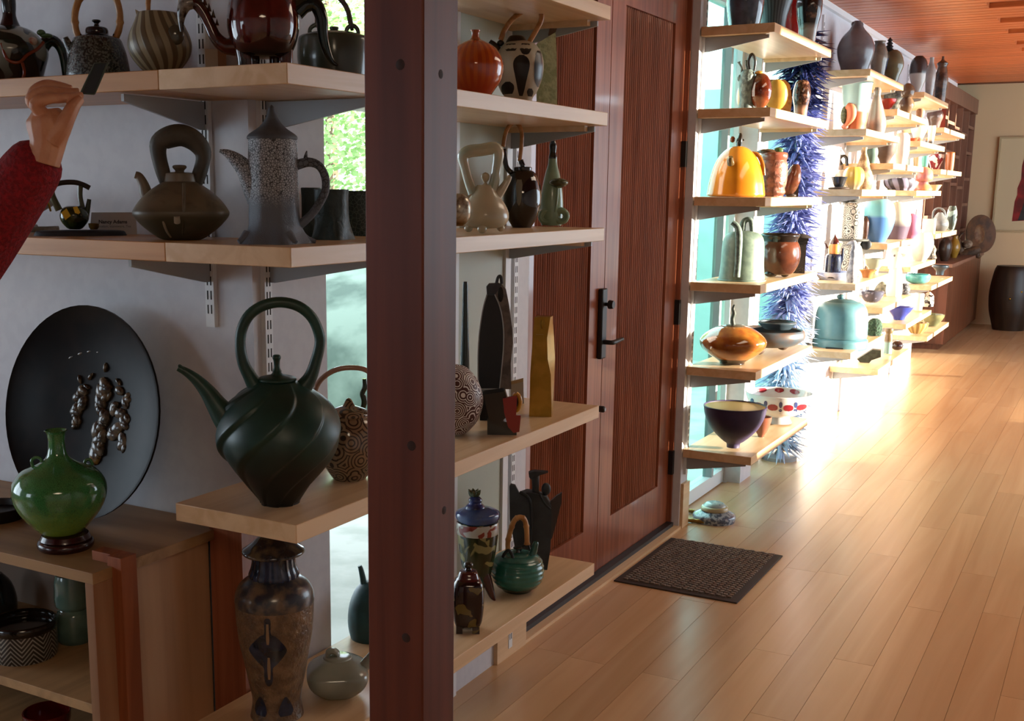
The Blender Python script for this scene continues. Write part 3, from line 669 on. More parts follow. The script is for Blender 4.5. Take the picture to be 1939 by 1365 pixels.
T('swirl_jar', 'cream jar with brown spiral swirls and loop handle, between twisted teapot and post', 'jar', 662, Z4, [
  ('body', 'L', [(36, 788), (46, 800), (54, 822), (56, 850), (50, 880), (38, 902), (30, 913)], swm),
  ('lid', 'L', [(0, 766), (12, 769), (32, 777), (40, 783), (38, 789)], swm), ('knob', 'L', [(0, 753), (4, 755), (8, 762), (12, 770)], swm, {'of': 'lid'}),
  ('handle', 't', [(620, 798, 5), (596, 755, 5), (604, 722, 5), (630, 700, 5), (662, 693, 5), (695, 699, 5), (720, 728, 5), (722, 765, 5), (706, 798, 5)], GL('pink_handle', 'a5826f')),
  ('coil', 't', [(688, 772, 5), (690, 758, 6), (686, 745, 5), (691, 732, 5), (690, 715, 4)], GL('coil_green', '2c3c2a'))], x=.10, yb=913, yt=753)
tj = MT('tan_relief', '7b6248', kind='noise', c2='5c4734', s=40, r=.3, bump=1, bs=120, c3=H('2a2a30'), z0=.30, z1=.40, coat=.2)
navy = GL('navy_glaze', '151a26', kind='noise', c2='28324a', s=30)
def ribs(n, amp): return lambda r, z, a: r*(1+amp*math.cos(n*a))
def motif(fr):
    g = []
    def q(px, py, rx, rz, d=-1):
        x, y, z = fr.L(px, py, d*fr.k); g.append(ball(x, y, z, rx*fr.k, 4*fr.k, rz*fr.k, 10, 6))
    q(511, 1190, 6, 22, -72); q(512, 1228, 26, 16, -62); q(500, 1228, 14, 22, -62); q(524, 1228, 14, 22, -66); q(512, 1228, 12, 34, -67); q(513, 1274, 6, 20, -59); return g
TJ = [(40, 1110), (54, 1118), (67, 1132), (72, 1150), (72, 1180), (68, 1225), (60, 1265), (52, 1305), (46, 1335), (46, 1350), (50, 1372), (50, None)]
T('tall_jar', 'tall tan lidded jar with dark blue relief and diamond motif, on the lowest shelf', 'jar', 525, Z5, [
  ('body', 'L', [(40, 1110), (54, 1118), (67, 1132), (72, 1150), (72, 1180), (68, 1225), (60, 1265), (52, 1305), (46, 1335), (46, 1350), (50, 1372), (50, None)], tj, {'seg': 40}),
  ('neck', 'L', [(40, 1066), (38, 1075), (40, 1092), (45, 1106), (44, 1114)], navy, {'fn': ribs(20, .035), 'seg': 80}),
  ('lid', 'L', [(0, 1030), (18, 1033), (32, 1042), (48, 1056), (57, 1062), (56, 1068), (42, 1072)], GL('navy_tan', '1a1d28', kind='noise', c2='5d503c', s=28)),
  ('finial', 'L', [(0, 1016), (8, 1020), (9, 1028), (6, 1034)], GL('navy_tan', '1a1d28'), {'of': 'lid'}),
  ('diamond_motif', 'D', (511, [(1166, 3), (1172, 6), (1195, 6), (1200, 14), (1215, 27), (1228, 34), (1240, 28), (1254, 16), (1262, 8), (1278, 8), (1292, 6), (1298, 2)]), navy, {'prof': TJ}), ('motif_core', 'D', (511, [(1176, 2), (1190, 2.5), (1205, 3), (1215, 2)]), MT('tan_core', '8a7052'), {'prof': TJ, 'off': .0024}), ('motif_core', 'D', (512, [(1240, 2), (1262, 3), (1284, 2)]), MT('tan_core', '8a7052'), {'prof': TJ, 'off': .0024}), ('collar_patch', 'L', [(46, 1112), (62, 1124), (70.5, 1138), (73, 1150), (73.2, 1160), (71.5, 1162)], GL('navy_patch', '2a2e38', kind='noise', c2='6a5a48', s=34, r=.3)),
  ('foot_motif', 'D', (541, [(1322, 2), (1335, 9), (1350, 14), (1358, 10)]), navy, {'prof': TJ}), ('foot_motif', 'D', (495, [(1322, 2), (1335, 8), (1350, 11), (1358, 8)]), navy, {'prof': TJ})], x=.20, yb=1372, rb=44)
squ = GL('pale_celadon', '8f9488', kind='noise', c2='7f857a', s=6, r=.15)
T('celadon_teapot', 'low squarish pale grey celadon teapot with strap knob, beside the tall tan jar', 'teapot', 640, Z5, [
  ('body', 'L', [(26, 1246), (40, 1256), (54, 1268), (58, 1280), (52, 1300), (36, 1318), (26, 1326)], squ, {'sq': 4, 'seg': 40}),
  ('lid', 'L', [(0, 1240), (22, 1242), (27, 1246), (26, 1252)], squ), ('knob', 't', [(621, 1250, 5), (622, 1236, 6), (630, 1232, 6), (638, 1238, 6), (637, 1250, 5)], squ, {'of': 'lid', 'flat': 1.8}),
  ('spout', 't', [(680, 1278, 14), (694, 1258, 10), (706, 1236, 6)], squ),
  ('foot', 'E', (618, 1324, 5, 5), squ, {'dy': -22}), ('foot', 'E', (664, 1324, 5, 5), squ, {'dy': -22})], x=.17, yb=1329, yt=1232)
tov = MT('teal_matt', '2b5258', kind='noise', c2='244548', s=20, r=.45)
T('teal_teapot', 'matt teal ovoid teapot with narrow spout, half hidden by the timber post', 'teapot', 704, Z5, [
  ('body', 'L', [(10, 1100), (28, 1112), (41, 1140), (45, 1175), (40, 1205), (28, 1232), (20, 1244), (18, None)], tov),
  ('spout', 't', [(690, 1122, 6), (688, 1100, 6), (684, 1080, 5), (681, 1071, 4)], tov)], x=.06)
# ------------------------------------------------------------------ shelves between the post and the door
Z3 = Z4
org = GL('orange_glaze', 'c0561c', kind='spiral', c2='a8431a', s=30, k=22, m=6, c3='b23a12', z0=.06, z1=.02, r=.08, coat=.6)
T('orange_jar', 'glossy orange pumpkin shaped jar with short stem, right beside the timber post', 'jar', 899, Z1, [
  ('body', 'L', [(6, 74), (22, 80), (40, 92), (52, 112), (54, 132), (48, 155), (36, 172), (26, None)], org),
  ('stem', 'L', [(0, 56), (9, 57), (7, 63), (8, 72), (14, 78)], GL('orange_dark', '9c4420'))], x=.21)
cow = MT('cream_clay', 'b0a48e', kind='noise', c2='a39781', s=12, r=.35); blk_ = MT('black_slip', '16120f', r=.35)
CWP = [(16, 78), (30, 84), (42, 102), (46, 126), (43, 150), (34, 174), (26, 186), (22, None)]
cows = [('blotch', 'D', (cx_, rows_), blk_, {'prof': CWP}) for cx_, rows_ in ((986, [(109, 4), (114, 11), (122, 15), (132, 15), (146, 12), (160, 9), (174, 6), (184, 3)]), (1018, [(98, 3), (108, 6), (125, 8), (145, 8), (158, 6), (166, 2)]),
    (961, [(158, 4), (164, 11), (172, 12), (180, 9)]), (966, [(86, 8), (93, 12), (101, 8)]), (993, [(86, 7), (95, 11), (105, 7), (108, 3)]), (1003, [(170, 3), (176, 6), (184, 4)]), (945, [(112, 3), (122, 5), (134, 4)]))]
T('blotched_teapot', 'cream round teapot with big black blotches and a leaning cane handle', 'teapot', 982, Z1, [
  ('body', 'L', [(16, 78), (30, 84), (42, 102), (46, 126), (43, 150), (34, 174), (26, 186), (22, None)], cow),
  ('lid', 'L', [(0, 66), (12, 68), (17, 74), (20, 80)], GL('black_lid', '17130f', r=.3), {'cx': 976}),
  ('lug', 'E', (948, 82, 7, 6), GL('black_lid', '17130f')), ('lug', 'E', (1003, 84, 6, 6), GL('black_lid', '17130f')),
  ('spout', 't', [(944, 98, 9), (935, 86, 7), (927, 79, 5)], GL('black_lid', '17130f')),
  ('handle', 't', [(948, 76, 5), (955, 58, 5), (968, 39, 5), (984, 25, 5), (1002, 16, 5), (1017, 16, 5), (1025, 26, 5), (1024, 40, 5), (1015, 58, 5), (1002, 80, 5)], cane)]+cows, x=.14)
T('textured_vase', 'pale green slab vase with torn slanting top, far end of the shelf', 'vase', 1037, Z1, [
  ('slab', 'P', [(1016, 84), (1032, 74), (1052, 62), (1054, 100), (1055, None), (1016, None)], MT('pale_green_slab', 'ccd8b4', kind='noise', c2='a8b890', s=50, bump=.8, r=.7), {'d': (-8, 8)}),
  ('tip', 'P', [(1038, 66), (1042, 48), (1050, 30), (1057, 36), (1056, 50), (1050, 66)], MT('brown_tip', '6a5240'), {'d': (2, 8)})], x=.14)
crm = GL('cream_green', 'c4b79b', kind='noise', c2='b3ad96', s=10, r=.22)
cgr = GL('cream_celadon', '9fac9d', kind='noise', c2='b9b199', s=12, r=.22)
T('footed_teapot', 'cream teapot with wide celadon handle, standing on small ball feet', 'teapot', 918, Z2, [
  ('body', 'L', [(16, 350), (20, 358), (28, 372), (39, 388), (45, 404), (44, 417), (34, 428), (18, 432), (0, 433)], crm),
  ('handle', 't', [(896, 366, 10), (887, 342, 9), (880, 315, 9), (877, 296, 11), (888, 287, 12), (912, 284, 12), (936, 281, 12), (944, 292, 11), (940, 320, 9), (936, 345, 10), (930, 362, 11)], cgr, {'flat': 1.3}),
  ('knob', 'L', [(0, 326), (6, 329), (8, 335), (6, 341), (3, 346), (8, 352)], crm), ('spout', 't', [(940, 372, 11), (952, 356, 8), (962, 340, 6), (966, 333, 4)], crm),
  ('foot', 'E', (913, 433, 9, 8), crm, {'dy': -32}), ('foot', 'E', (948, 431, 8, 7), crm, {'dy': 10}), ('foot', 'E', (887, 432, 8, 7), crm, {'dy': 10})], x=.25, yb=441, yt=326)
bkg = GL('black_mirror', '0f0d0e', kind='noise', c2='19120e', s=8, r=.06, coat=.7)
T('black_cane_teapot', 'round glossy black teapot with cane hoop handle, behind the cream footed one', 'teapot', 988, Z2, [
  ('body', 'L', [(16, 322), (24, 328), (32, 345), (36, 368), (35, 390), (28, 412), (20, 426), (18, 430)], bkg),
  ('collar', 'L', [(0, 315), (15, 316), (17, 319), (16, 325)], bkg), ('drip', 'D', (982, [(340, 4), (350, 6), (365, 5), (380, 4), (388, 1)]), GL('drip_tan', '6f6a5a'), {'prof': [(16, 322), (24, 328), (32, 345), (36, 368), (35, 390), (28, 412)]}),
  ('handle', 't', [(953, 278, 4), (956, 258, 4), (962, 242, 4), (973, 233, 4), (983, 238, 4), (988, 255, 4), (987, 280, 4), (984, 305, 4)], cane),
  ('lug', 't', [(954, 282, 4), (956, 300, 5), (960, 318, 5), (972, 330, 5)], bkg), ('lug', 't', [(986, 303, 5), (990, 316, 5), (984, 326, 5)], bkg)], x=.12, yb=430, yt=315)
cbt = GL('celadon_bottle', '8ba38a', kind='noise', c2='75907a', s=10, r=.2)
def snail(fr):
    g = []
    for cx, cy, r, dy, sg in ((1035, 412, 14, -16, 1), (1062, 411, 14, -15, -1)):
        P = []; n = 22
        for i in range(n+1):
            a = i/n*2.2*2*math.pi; q = r*(1-.62*i/n); x, y, z = fr.L(cx+sg*q*math.cos(a), cy-q*math.sin(a), dy*fr.k); P.append((x, y, max(z, 4*fr.k)))
        g.append(tube(P, [5*fr.k*(1-.4*i/n) for i in range(n+1)], 8, 2))
    return g
T('celadon_bottle', 'slim pale green bottle with black stopper, two curled snails and a mushroom stem', 'bottle', 1044, Z2, [
  ('body', 'L', [(8, 300), (9, 312), (15, 335), (20, 365), (22, 395), (21, 418), (19, 428)], cbt),
  ('stopper', 'L', [(0, 262), (4, 266), (7, 276), (6, 288), (8, 297), (8, 301)], GL('black_stopper', '17160f')),
  ('snails', 'G', snail, cbt), ('stem', 't', [(1051, 402, 2, -20), (1055, 375, 2, -22), (1056, 352, 2, -22)], cbt),
  ('mushroom', 'L', [(0, 337), (12, 340), (18, 346), (14, 352), (4, 357)], GL('mushroom_cap', '3a3a22', kind='noise', c2='6d7a5a', s=40), {'cx': 1056, 'dy': -22})], x=.14, yb=430, yt=262)
T('bronze_ball', 'bronze and white ball shaped pot, cut by the timber post', 'pot', 869, Z2, [
  ('body', 'L', [(0, 356), (10, 358), (19, 368), (23, 386), (20, 404), (12, 414), (8, 418)], M('bronze_ball', H('8a6a3c'), .2, 'grad', H('b9b3a2'), 30, z0=.03, z1=.045, c3=H('5a4426'), lo=.45, hi=.7, metal=.4))], x=.29, yb=437)
# third shelf
T('tall_black_vessel', 'tall black slab vessel with grey pierced side and pale seams', 'vase', 936, Z3, [
  ('black_panel', 'P', [(922, 560), (937, 560), (947, 585), (953, 620), (953, 665), (949, 705), (946, 738), (906, 738), (905, 690), (908, 640), (914, 590)], MT('black_panel', '0e0f13', r=.5), {'d': (-14, -6), 'smooth': 0}),
  ('base', 'P', [(906, 741), (946, 741), (946, 755), (944, None), (909, None)], MT('black_panel', '0e0f13'), {'d': (-14, 10), 'smooth': 0}),
  ('seam', 't', [(906, 739, 1.2, -14), (926, 739, 1.2, -14), (946, 739, 1.2, -14)], MT('pale_seam', '8d8a86')),
  ('seam', 't', [(937, 560, 1.2, -14), (947, 585, 1.2, -14), (953, 620, 1.2, -14), (953, 665, 1.2, -14), (946, 738, 1.2, -14)], MT('pale_seam', '8d8a86')),
  ('seam', 't', [(922, 560, 1.2, -14), (914, 590, 1.2, -14), (907, 640, 1.2, -14), (905, 690, 1.2, -14), (906, 738, 1.2, -14)], MT('pale_seam', '8d8a86')),
  ('grey_side', 'P', [(937, 559), (944, 545), (950, 541), (958, 550), (964, 580), (970, 625), (971, 650), (967, 690), (968, 738), (946, 738), (950, 700), (954, 650), (952, 612), (946, 585)], MT('grey_side', '6d625c', kind='noise', c2='4f4744', s=40), {'d': (-8, 8)}),
  ('cap', 'P', [(921, 545), (926, 539), (944, 538), (950, 541), (937, 560), (922, 560)], MT('grey_cap', '2c2c31'), {'d': (-10, 6)}),
  ('hole', 'E', (948, 560, 5, 14, 2), MT('hole_dark', '0b0b0c'), {'dy': -8}), ('loop', 't', [(940, 540, 3), (943, 528, 3), (948, 526, 3), (950, 540, 3)], MT('grey_cap', '2c2c31'))], x=.19, yb=796, rb=12)
T('green_black_bottle', 'very slim dark green black upright vessel beside the post', 'bottle', 879, Z3, [
  ('body', 'L', [(3, 533), (5, 540), (6, 600), (8, 660), (9, 700), (11, 740), (11, None)], GL('green_black', '10211b', r=.12))], x=.12)
rng_m = MT('ring_sphere', '4a221c', kind='rings', c2='e0dcd8', s=30, k=42, lo=.2, hi=.5, r=.45)
T('ring_sphere', 'round pot covered in white and dark red concentric rings, cut by the post', 'pot', 862, Z3, [
  ('body', 'L', [(8, 694), (22, 700), (40, 720), (51, 748), (52, 770), (44, 796), (28, 816), (16, 825)], rng_m, {'seg': 36})], x=.24, yb=828)
def redbox(fr):
    def pr3(pts, d0, d1): return prism([(fr.L(a, b)[0], fr.L(a, b)[2]) for a, b in pts], d0*fr.k, d1*fr.k)
    return [pr3([(916, 746), (956, 740), (968, 780), (950, 796), (926, 792)], -22, 22), pr3([(923, 792), (962, 798), (978, 812), (978, None), (923, None)], -20, 20)]
T('black_red_vessel', 'small black angular vessel with red face and yellow ring ear', 'vessel', 950, Z3, [
  ('body', 'G', redbox, GL('black_angular', '0f0e0f', r=.2), {'smooth': 0}),
  ('red_face', 'P', [(952, 752), (979, 746), (977, 783), (986, 783), (983, 814), (972, 816), (962, 805), (955, 780)], GL('red_face', '8a1a1c', r=.2), {'d': (-30, -23), 'smooth': 0}),
  ('ring', 'L', [(16, 746), (16, 780)], GL('yellow_ring', 'b8841c', r=.2), {'cx': 977, 'seg': 4}) if 0 else ('ring', 't', [(977, 747, 4), (983, 753, 4), (985, 764, 4), (982, 775, 4), (977, 780, 4), (974, 772, 4), (973, 762, 4), (974, 752, 4), (977, 747, 4)], GL('yellow_ring', 'b8841c', r=.2), {'dy': -18}),
  ('ring_core', 'E', (978, 764, 3, 9), MT('hole_dark', '0b0b0c'), {'dy': -18})], x=.25, yb=822, rb=12)
gv = M('gold_vase', H('a97f2a'), .28, 'noise', H('94701f'), 20, metal=.55)
def goldv(fr):
    rows = ((601, 1012, 1042, 1047), (615, 1011, 1040, 1047), (640, 1009, 1036, 1049), (680, 1006, 1037, 1051), (710, 1004, 1043, 1050), (760, 1003, 1044, 1048), (None, 1002, 1044, 1047))
    secs = []
    for py, a, b, c in rows:
        q = py if py else None; xa, xb, xc = (fr.L(v, q)[0] for v in (a, b, c)); z = fr.L(a, q)[2]; d = 13*fr.k
        secs.append((z, [(xa, -d), (xb, -d), (xc, d), (xa+(xc-xb), d)]))
    return [loft(secs[::-1])]
T('gold_vase', 'tall faceted mustard gold vase with tapering front panel, near the door handle', 'vase', 1026, Z3, [
  ('body', 'G', goldv, gv, {'smooth': 20}), ('neck_panel', 'P', [(1015, 634), (1029, 634), (1030, 660), (1036, 690), (1042, 715), (1043, 784), (1004, 784), (1005, 715), (1012, 690)], gv, {'d': (-15, -13), 'smooth': 0}),
  ('drop', 'E', (1027, 616, 4, 9, 2), gv, {'dy': -13})], x=.19, yb=789, rb=12)
T('price_card', 'small tan and white folded card behind the red faced vessel', 'card', 979, Z3, [
  ('card', 'P', [(967, 728), (991, 722), (992, None), (967, None)], MT('card_warm', '9d9284'), {'d': (-1, 1), 'smooth': 0}), ('fold', 'P', [(967, 722), (991, 716), (991, 723), (967, 729)], MT('card_tan', 'a4875e'), {'d': (-1, 3), 'smooth': 0})], x=.09)
# lowest shelf
ol = GL('olive_pattern', '262c14', kind='blobs', c2='827a4c', s=22, lo=.56, hi=.57, r=.15)
blu = GL('cobalt_lid', '38507e', kind='noise', c2='27396a', s=12, r=.12)
def petals(fr):
    g = []
    for i in range(7):
        a = i*2*math.pi/7; x, y, z = fr.L(898, 934); g.append(tube([(x, y, z-.012), (x+.010*math.cos(a), y+.010*math.sin(a), z), (x+.018*math.cos(a), y+.018*math.sin(a), z+.010)], [.004, .008, .001], 6, 3))
    return g
T('rose_lid_jar', 'olive patterned jar with blue lid, rose knob and dark red horn feet', 'jar', 903, Z5, [
  ('body', 'L', [(38, 986), (39, 1000), (38, 1020), (34, 1050), (28, 1080), (22, 1100), (14, 1112)], ol), ('band', 'L', [(39, 987), (40, 990), (40.5, 1002), (39.5, 1008)], GL('red_white_band', '7a2a20', kind='blobs', c2='a9a59a', s=30, lo=.5, hi=.51)),
  ('lid', 'L', [(0, 958), (20, 961), (38, 967), (42, 974), (40, 982), (36, 986)], blu),
  ('rose', 'L', [(0, 938), (8, 940), (13, 946), (12, 952), (17, 957), (19, 962), (15, 967)], GL('cobalt_rose', '1d2c6a', kind='noise', c2='141c40', s=40), {'of': 'lid', 'cx': 898}),
  ('leaves', 'G', petals, GL('rose_leaf', '3c4a30'), {'of': 'lid'}),
  ('horn', 't', [(915, 1085, 13, -10), (924, 1105, 10, -12), (932, 1128, 6, -14), (937, None, 2, -14)], GL('maroon_horn', '3c0f0c', r=.1)),
  ('horn', 't', [(888, 1085, 13, 0), (880, 1110, 10, 0), (872, None, 2, 0)], GL('maroon_horn', '3c0f0c')), ('horn', 't', [(906, 1085, 13, 18), (908, 1110, 10, 24), (910, None, 2, 28)], GL('maroon_horn', '3c0f0c'))], x=.155)
sm = GL('maroon_leaf', '240f10', kind='blobs', c2='6a5a2c', s=28, lo=.60, hi=.61, r=.1)
T('small_maroon_jar', 'small dark maroon squarish jar with roof lid, nearest on the lowest shelf', 'jar', 886, Z5, [
  ('body', 'L', [(20, 1098), (27, 1106), (30, 1125), (30, 1150), (27, 1175), (24, 1184)], sm, {'sq': 4, 'seg': 32}),
  ('lid', 'L', [(8, 1084), (16, 1086), (20, 1096), (23, 1100)], GL('maroon_roof', '4a1a1a'), {'sq': 3}), ('knob', 'L', [(0, 1068), (7, 1070), (9, 1076), (5, 1080), (8, 1085)], GL('brown_knob', '1f1410'), {'of': 'lid'}),
  ('foot', 'B', (864, 876, 1180, None, 8), sm, {'dy': -14}), ('foot', 'B', (894, 908, 1180, None, 8), sm, {'dy': -14}), ('foot', 'B', (868, 878, 1180, None, 6), sm, {'dy': 12}), ('foot', 'B', (894, 906, 1180, None, 6), sm, {'dy': 12})], x=.27, yb=1197, rb=12)
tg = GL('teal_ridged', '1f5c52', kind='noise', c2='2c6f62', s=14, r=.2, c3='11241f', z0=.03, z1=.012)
tgr = GL('teal_top', '3f6d64', kind='noise', c2='25564d', s=16, r=.25)
def ridge(r, z, a): return r*(1+.02*math.sin(z*420))
T('bamboo_teapot', 'squat teal ridged teapot with arched bamboo handle and little black lugs', 'teapot', 979, Z5, [
  ('body', 'L', [(34, 1052), (43, 1058), (48, 1068), (50, 1082), (49, 1096), (43, 1110), (32, 1120), (26, 1126)], tg, {'fn': ridge, 'sm': 6}), ('shoulder', 'L', [(24, 1050), (34, 1051), (42, 1056.5), (36, 1053)], tgr),
  ('lid', 'L', [(0, 1046), (16, 1047), (25, 1050), (26, 1053)], tgr), ('knob', 'L', [(0, 1035), (8, 1036), (8, 1039), (3, 1041), (4, 1047)], GL('black_lid', '17130f'), {'of': 'lid'}),
  ('spout', 't', [(1004, 1060, 9), (1010, 1046, 7), (1014, 1030, 6), (1015, 1024, 4)], tgr),
  ('handle', 'G', bamboo_handle([(962, 1044), (962, 1024), (967, 1000), (974, 980), (984, 973), (993, 978), (997, 996), (998, 1030)], 5), bamboo),
  ('lug', 't', [(952, 1056, 3, -20), (956, 1048, 3, -22), (963, 1042, 3, -22), (969, 1050, 3, -22), (972, 1062, 3, -26)], MT('black_lug', '16181a')),
  ('lug', 't', [(984, 1048, 2, 10), (990, 1034, 2, 10), (1000, 1032, 2, 10), (1004, 1046, 2, 10)], MT('black_lug', '16181a'))], x=.20, yb=1128, yt=1035)
av = MT('charcoal_clay', '33373a', kind='noise', c2='282b2e', s=20, r=.6)
T('abstract_vessel', 'charcoal abstract vessel with winged sides and bird headed top, by the door', 'vessel', 1010, Z5, [
  ('body', 'P', [(984, 938), (998, 933), (1016, 935), (1034, 942), (1044, 960), (1044, 1000), (1042, 1040), (1036, None), (992, None), (984, 1030), (980, 980)], av, {'d': (-14, 14)}),
  ('wing', 'P', [(965, 920), (968, 916), (976, 918), (984, 934), (996, 936), (1004, 960), (1004, 1030), (996, None), (976, 1040), (966, 980)], av, {'d': (-22, -12)}),
  ('wing', 'P', [(1042, 952), (1054, 942), (1064, 936), (1063, 955), (1054, 990), (1046, 1020), (1040, 1030)], MT('charcoal_brown', '3f3836'), {'d': (-4, 4)}),
  ('neck', 't', [(1014, 942, 7), (1014, 922, 7), (1014, 904, 8)], av), ('beak_top', 'P', [(1001, 898), (1012, 895), (1038, 897), (1026, 901), (1012, 904), (1006, 910), (1002, 906)], av, {'d': (-8, 8)}),
  ('fold', 't', [(984, 936, 3, -24), (1000, 946, 3, -24), (1006, 968, 3, -23), (1006, 1010, 3, -23), (1002, 1050, 3, -23)], MT('charcoal_edge', '1d2022')),
  ('fold', 't', [(1022, 940, 2, -15), (1030, 955, 2, -15), (1042, 968, 2, -15)], MT('charcoal_edge', '1d2022')),
  ('ear', 'E', (1034, 930, 9, 12, 8), av)], x=.11, yb=1078, rb=12)
# ------------------------------------------------------------------ bay beside the door
B1 = (2.22, 1.88, 1.508, 1.136, .757, .376)
T('crystal_jar', 'blue grey mottled glossy jar cut by the top edge, beside the door', 'jar', 1409, B1[0], [
  ('body', 'L', [(20, -40), (32, -20), (35, 0), (33, 22), (30, 40), (27, None)], GL('blue_grey_crystal', '4c5468', kind='noise', c2='22262f', s=14, lo=.35, hi=.65, r=.08, coat=.6))], x=.14)
T('ribbed_vase', 'dark grey ribbed vase flaring to the right, between blue grey and red jars', 'vase', 1462, B1[0], [
  ('body', 'L', [(44, -30), (36, -5), (28, 20), (24, 40), (22, None)], MT('ribbed_dark', '2c3033', kind='spiral', c2='4a5154', s=10, k=30, m=0, r=.35), {'open': 3})], x=.15)
T('red_jar', 'glossy bright red jar on the top shelf beside the door', 'jar', 1499, B1[0], [
  ('body', 'L', [(12, -44), (20, -30), (24, -8), (25, 12), (22, 34), (16, 52), (13, None)], GL('bright_red', '9e1216', r=.06, coat=.8))], x=.10)
T('brown_white_jar', 'dark brown over white jar at the far end of the top shelf', 'jar', 1528, B1[0], [
  ('body', 'L', [(12, -40), (20, -20), (24, 5), (22, 30), (17, 55), (14, None)], GL('brown_white', 'a8a39a', kind='grad', c2='1f1512', s=10, z0=.07, z1=.1, c3='8a6a52', lo=.55, hi=.7, r=.1))], x=.25)
snl = MT('grey_snail_clay', '5f6a66', kind='noise', c2='3d4644', s=60, r=.45, bump=.4)
T('snail_pot', 'grey green snail figure pot with horns, ring handle and amber shell', 'teapot', 1424, B1[1], [
  ('body', 'L', [(8, 132), (12, 138), (15, 152), (14, 172), (12, 190), (14, 203), (16, None)], snl, {'cx': 1412}), ('shell', 'E', (1440, 172, 21, 33, 18), GL('amber_shell', '3a1208', kind='grad', c2='8a4422', s=16, c3='54230f', z0=.075, z1=.01, lo=.4, hi=.7, r=.04, coat=1)),
  ('knob', 'E', (1437, 138, 8, 4), GL('amber_knob', '9a6a2a')), ('horn', 't', [(1405, 140, 3), (1404, 128, 2), (1400, 120, 2), (1399, 117, 3.5)], snl), ('horn', 't', [(1416, 134, 2), (1413, 124, 1.5), (1413, 114, 2.5)], snl),
  ('handle', 't', [(1419, 134, 2.5), (1417, 118, 3), (1421, 105, 3), (1426, 104, 3), (1430, 116, 3), (1428, 134, 2.5)], GL('black_lid', '17130f')), ('face', 'E', (1402, 148, 6, 7), snl), ('white_side', 'E', (1402, 182, 7, 20), GL('white_side', 'c9c4b0'), {'dy': 6})], x=.17)
T('yellow_disc', 'yellow disc fronted brown slab vase, middle of the second shelf by the door', 'vase', 1480, B1[1], [
  ('slab', 'P', [(1458, 150), (1486, 150), (1496, 160), (1500, 185), (1496, None), (1452, None), (1450, 180)], MT('tan_slab', '8d6a44', kind='noise', c2='6d4f33', s=30), {'d': (6, 16)}),
  ('disc', 'E', (1470, 180, 21, 29, 10), MT('yellow_disc', 'b38a38', kind='noise', c2='a57a30', s=20, r=.4), {'dy': 0})], x=.2)
T('drip_vase', 'brown and pink tan drip glazed vase in front of the blue spikes', 'vase', 1515, B1[1], [
  ('body', 'L', [(10, 153), (13, 158), (16, 172), (16, 188), (13, 202), (11, None)], GL('drip_pink', '9a7462', kind='grad', c2='2a1812', s=22, c3='7a5444', z0=.05, z1=.075, lo=.5, hi=.7, r=.12), {'open': 2})], x=.21)
om = GL('orange_yellow', 'b8741c', kind='noise', c2='a8661a', s=6, r=.14, coat=.5)
T('dome_teapot', 'bright orange yellow dome teapot with little dark bird knob', 'teapot', 1393, B1[2], [
  ('body', 'L', [(0, 276), (12, 278), (24, 285), (36, 299), (44, 317), (50, 340), (53, 360), (54, 370), (50, 372), (50, None)], om, {'seg': 40}),
  ('bird', 't', [(1399, 278, 5), (1400, 268, 6), (1402, 258, 4), (1402, 252, 2)], GL('black_bird', '141210')), ('beak', 't', [(1402, 262, 3), (1409, 266, 1)], GL('black_bird', '141210'), {'of': 'bird'}),
  ('berry', 'E', (1387, 264, 5, 6), GL('berry', '6a3412'), {'dy': 4}), ('spout', 't', [(1384, 310, 7, -44), (1383, 303, 6, -50), (1384, 297, 4, -54)], GL('spout_grey', '4a3a20'), {'dy': 0}),
  ('handle', 't', [(1424, 290, 4), (1436, 294, 4), (1444, 312, 4), (1446, 332, 4)], GL('amber_handle', '7a4a16')), ('foot', 'E', (1372, 371, 10, 3), GL('black_bird', '141210'), {'dy': -30})], x=.12)
T('terracotta_jar', 'mottled terracotta jar with green leaf knob, behind the orange dome', 'jar', 1462, B1[2], [
  ('body', 'L', [(22, 302), (25, 312), (26, 330), (25, 348), (22, 356), (24, 364), (20, 370), (20, None)], MT('terracotta_mottle', '8a5240', kind='noise', c2='5c3428', s=40, lo=.42, hi=.6, bump=.4, r=.45)),
  ('rim', 'L', [(20, 288), (24, 290), (25, 297), (23, 303)], GL('terracotta_rim', '7a4436')), ('leaf', 'E', (1474, 285, 9, 6, 6), GL('leaf_knob', '3f5a34')), ('lid', 'E', (1452, 287, 18, 5), GL('dark_lid', '3a261c'))], x=.15)
T('brown_cone', 'brown glossy leaning leaf shaped vessel on dark square foot', 'vessel', 1496, B1[2], [
  ('shell', 't', [(1486, 368, 8), (1494, 356, 14), (1502, 336, 15), (1506, 318, 10), (1506, 311, 5)], GL('brown_shell', '5a3322', kind='noise', c2='3c2218', s=20, r=.12)),
  ('backing', 'B', (1505, 1515, 312, None, 8), GL('dark_block', '3a3330'), {'dy': 14}), ('foot', 'E', (1498, 370, 10, 4), GL('dark_block', '3a3330'))], x=.2)
cs = MT('celadon_slab', '6a7c70', kind='noise', c2='5b6c64', s=40, r=.4)
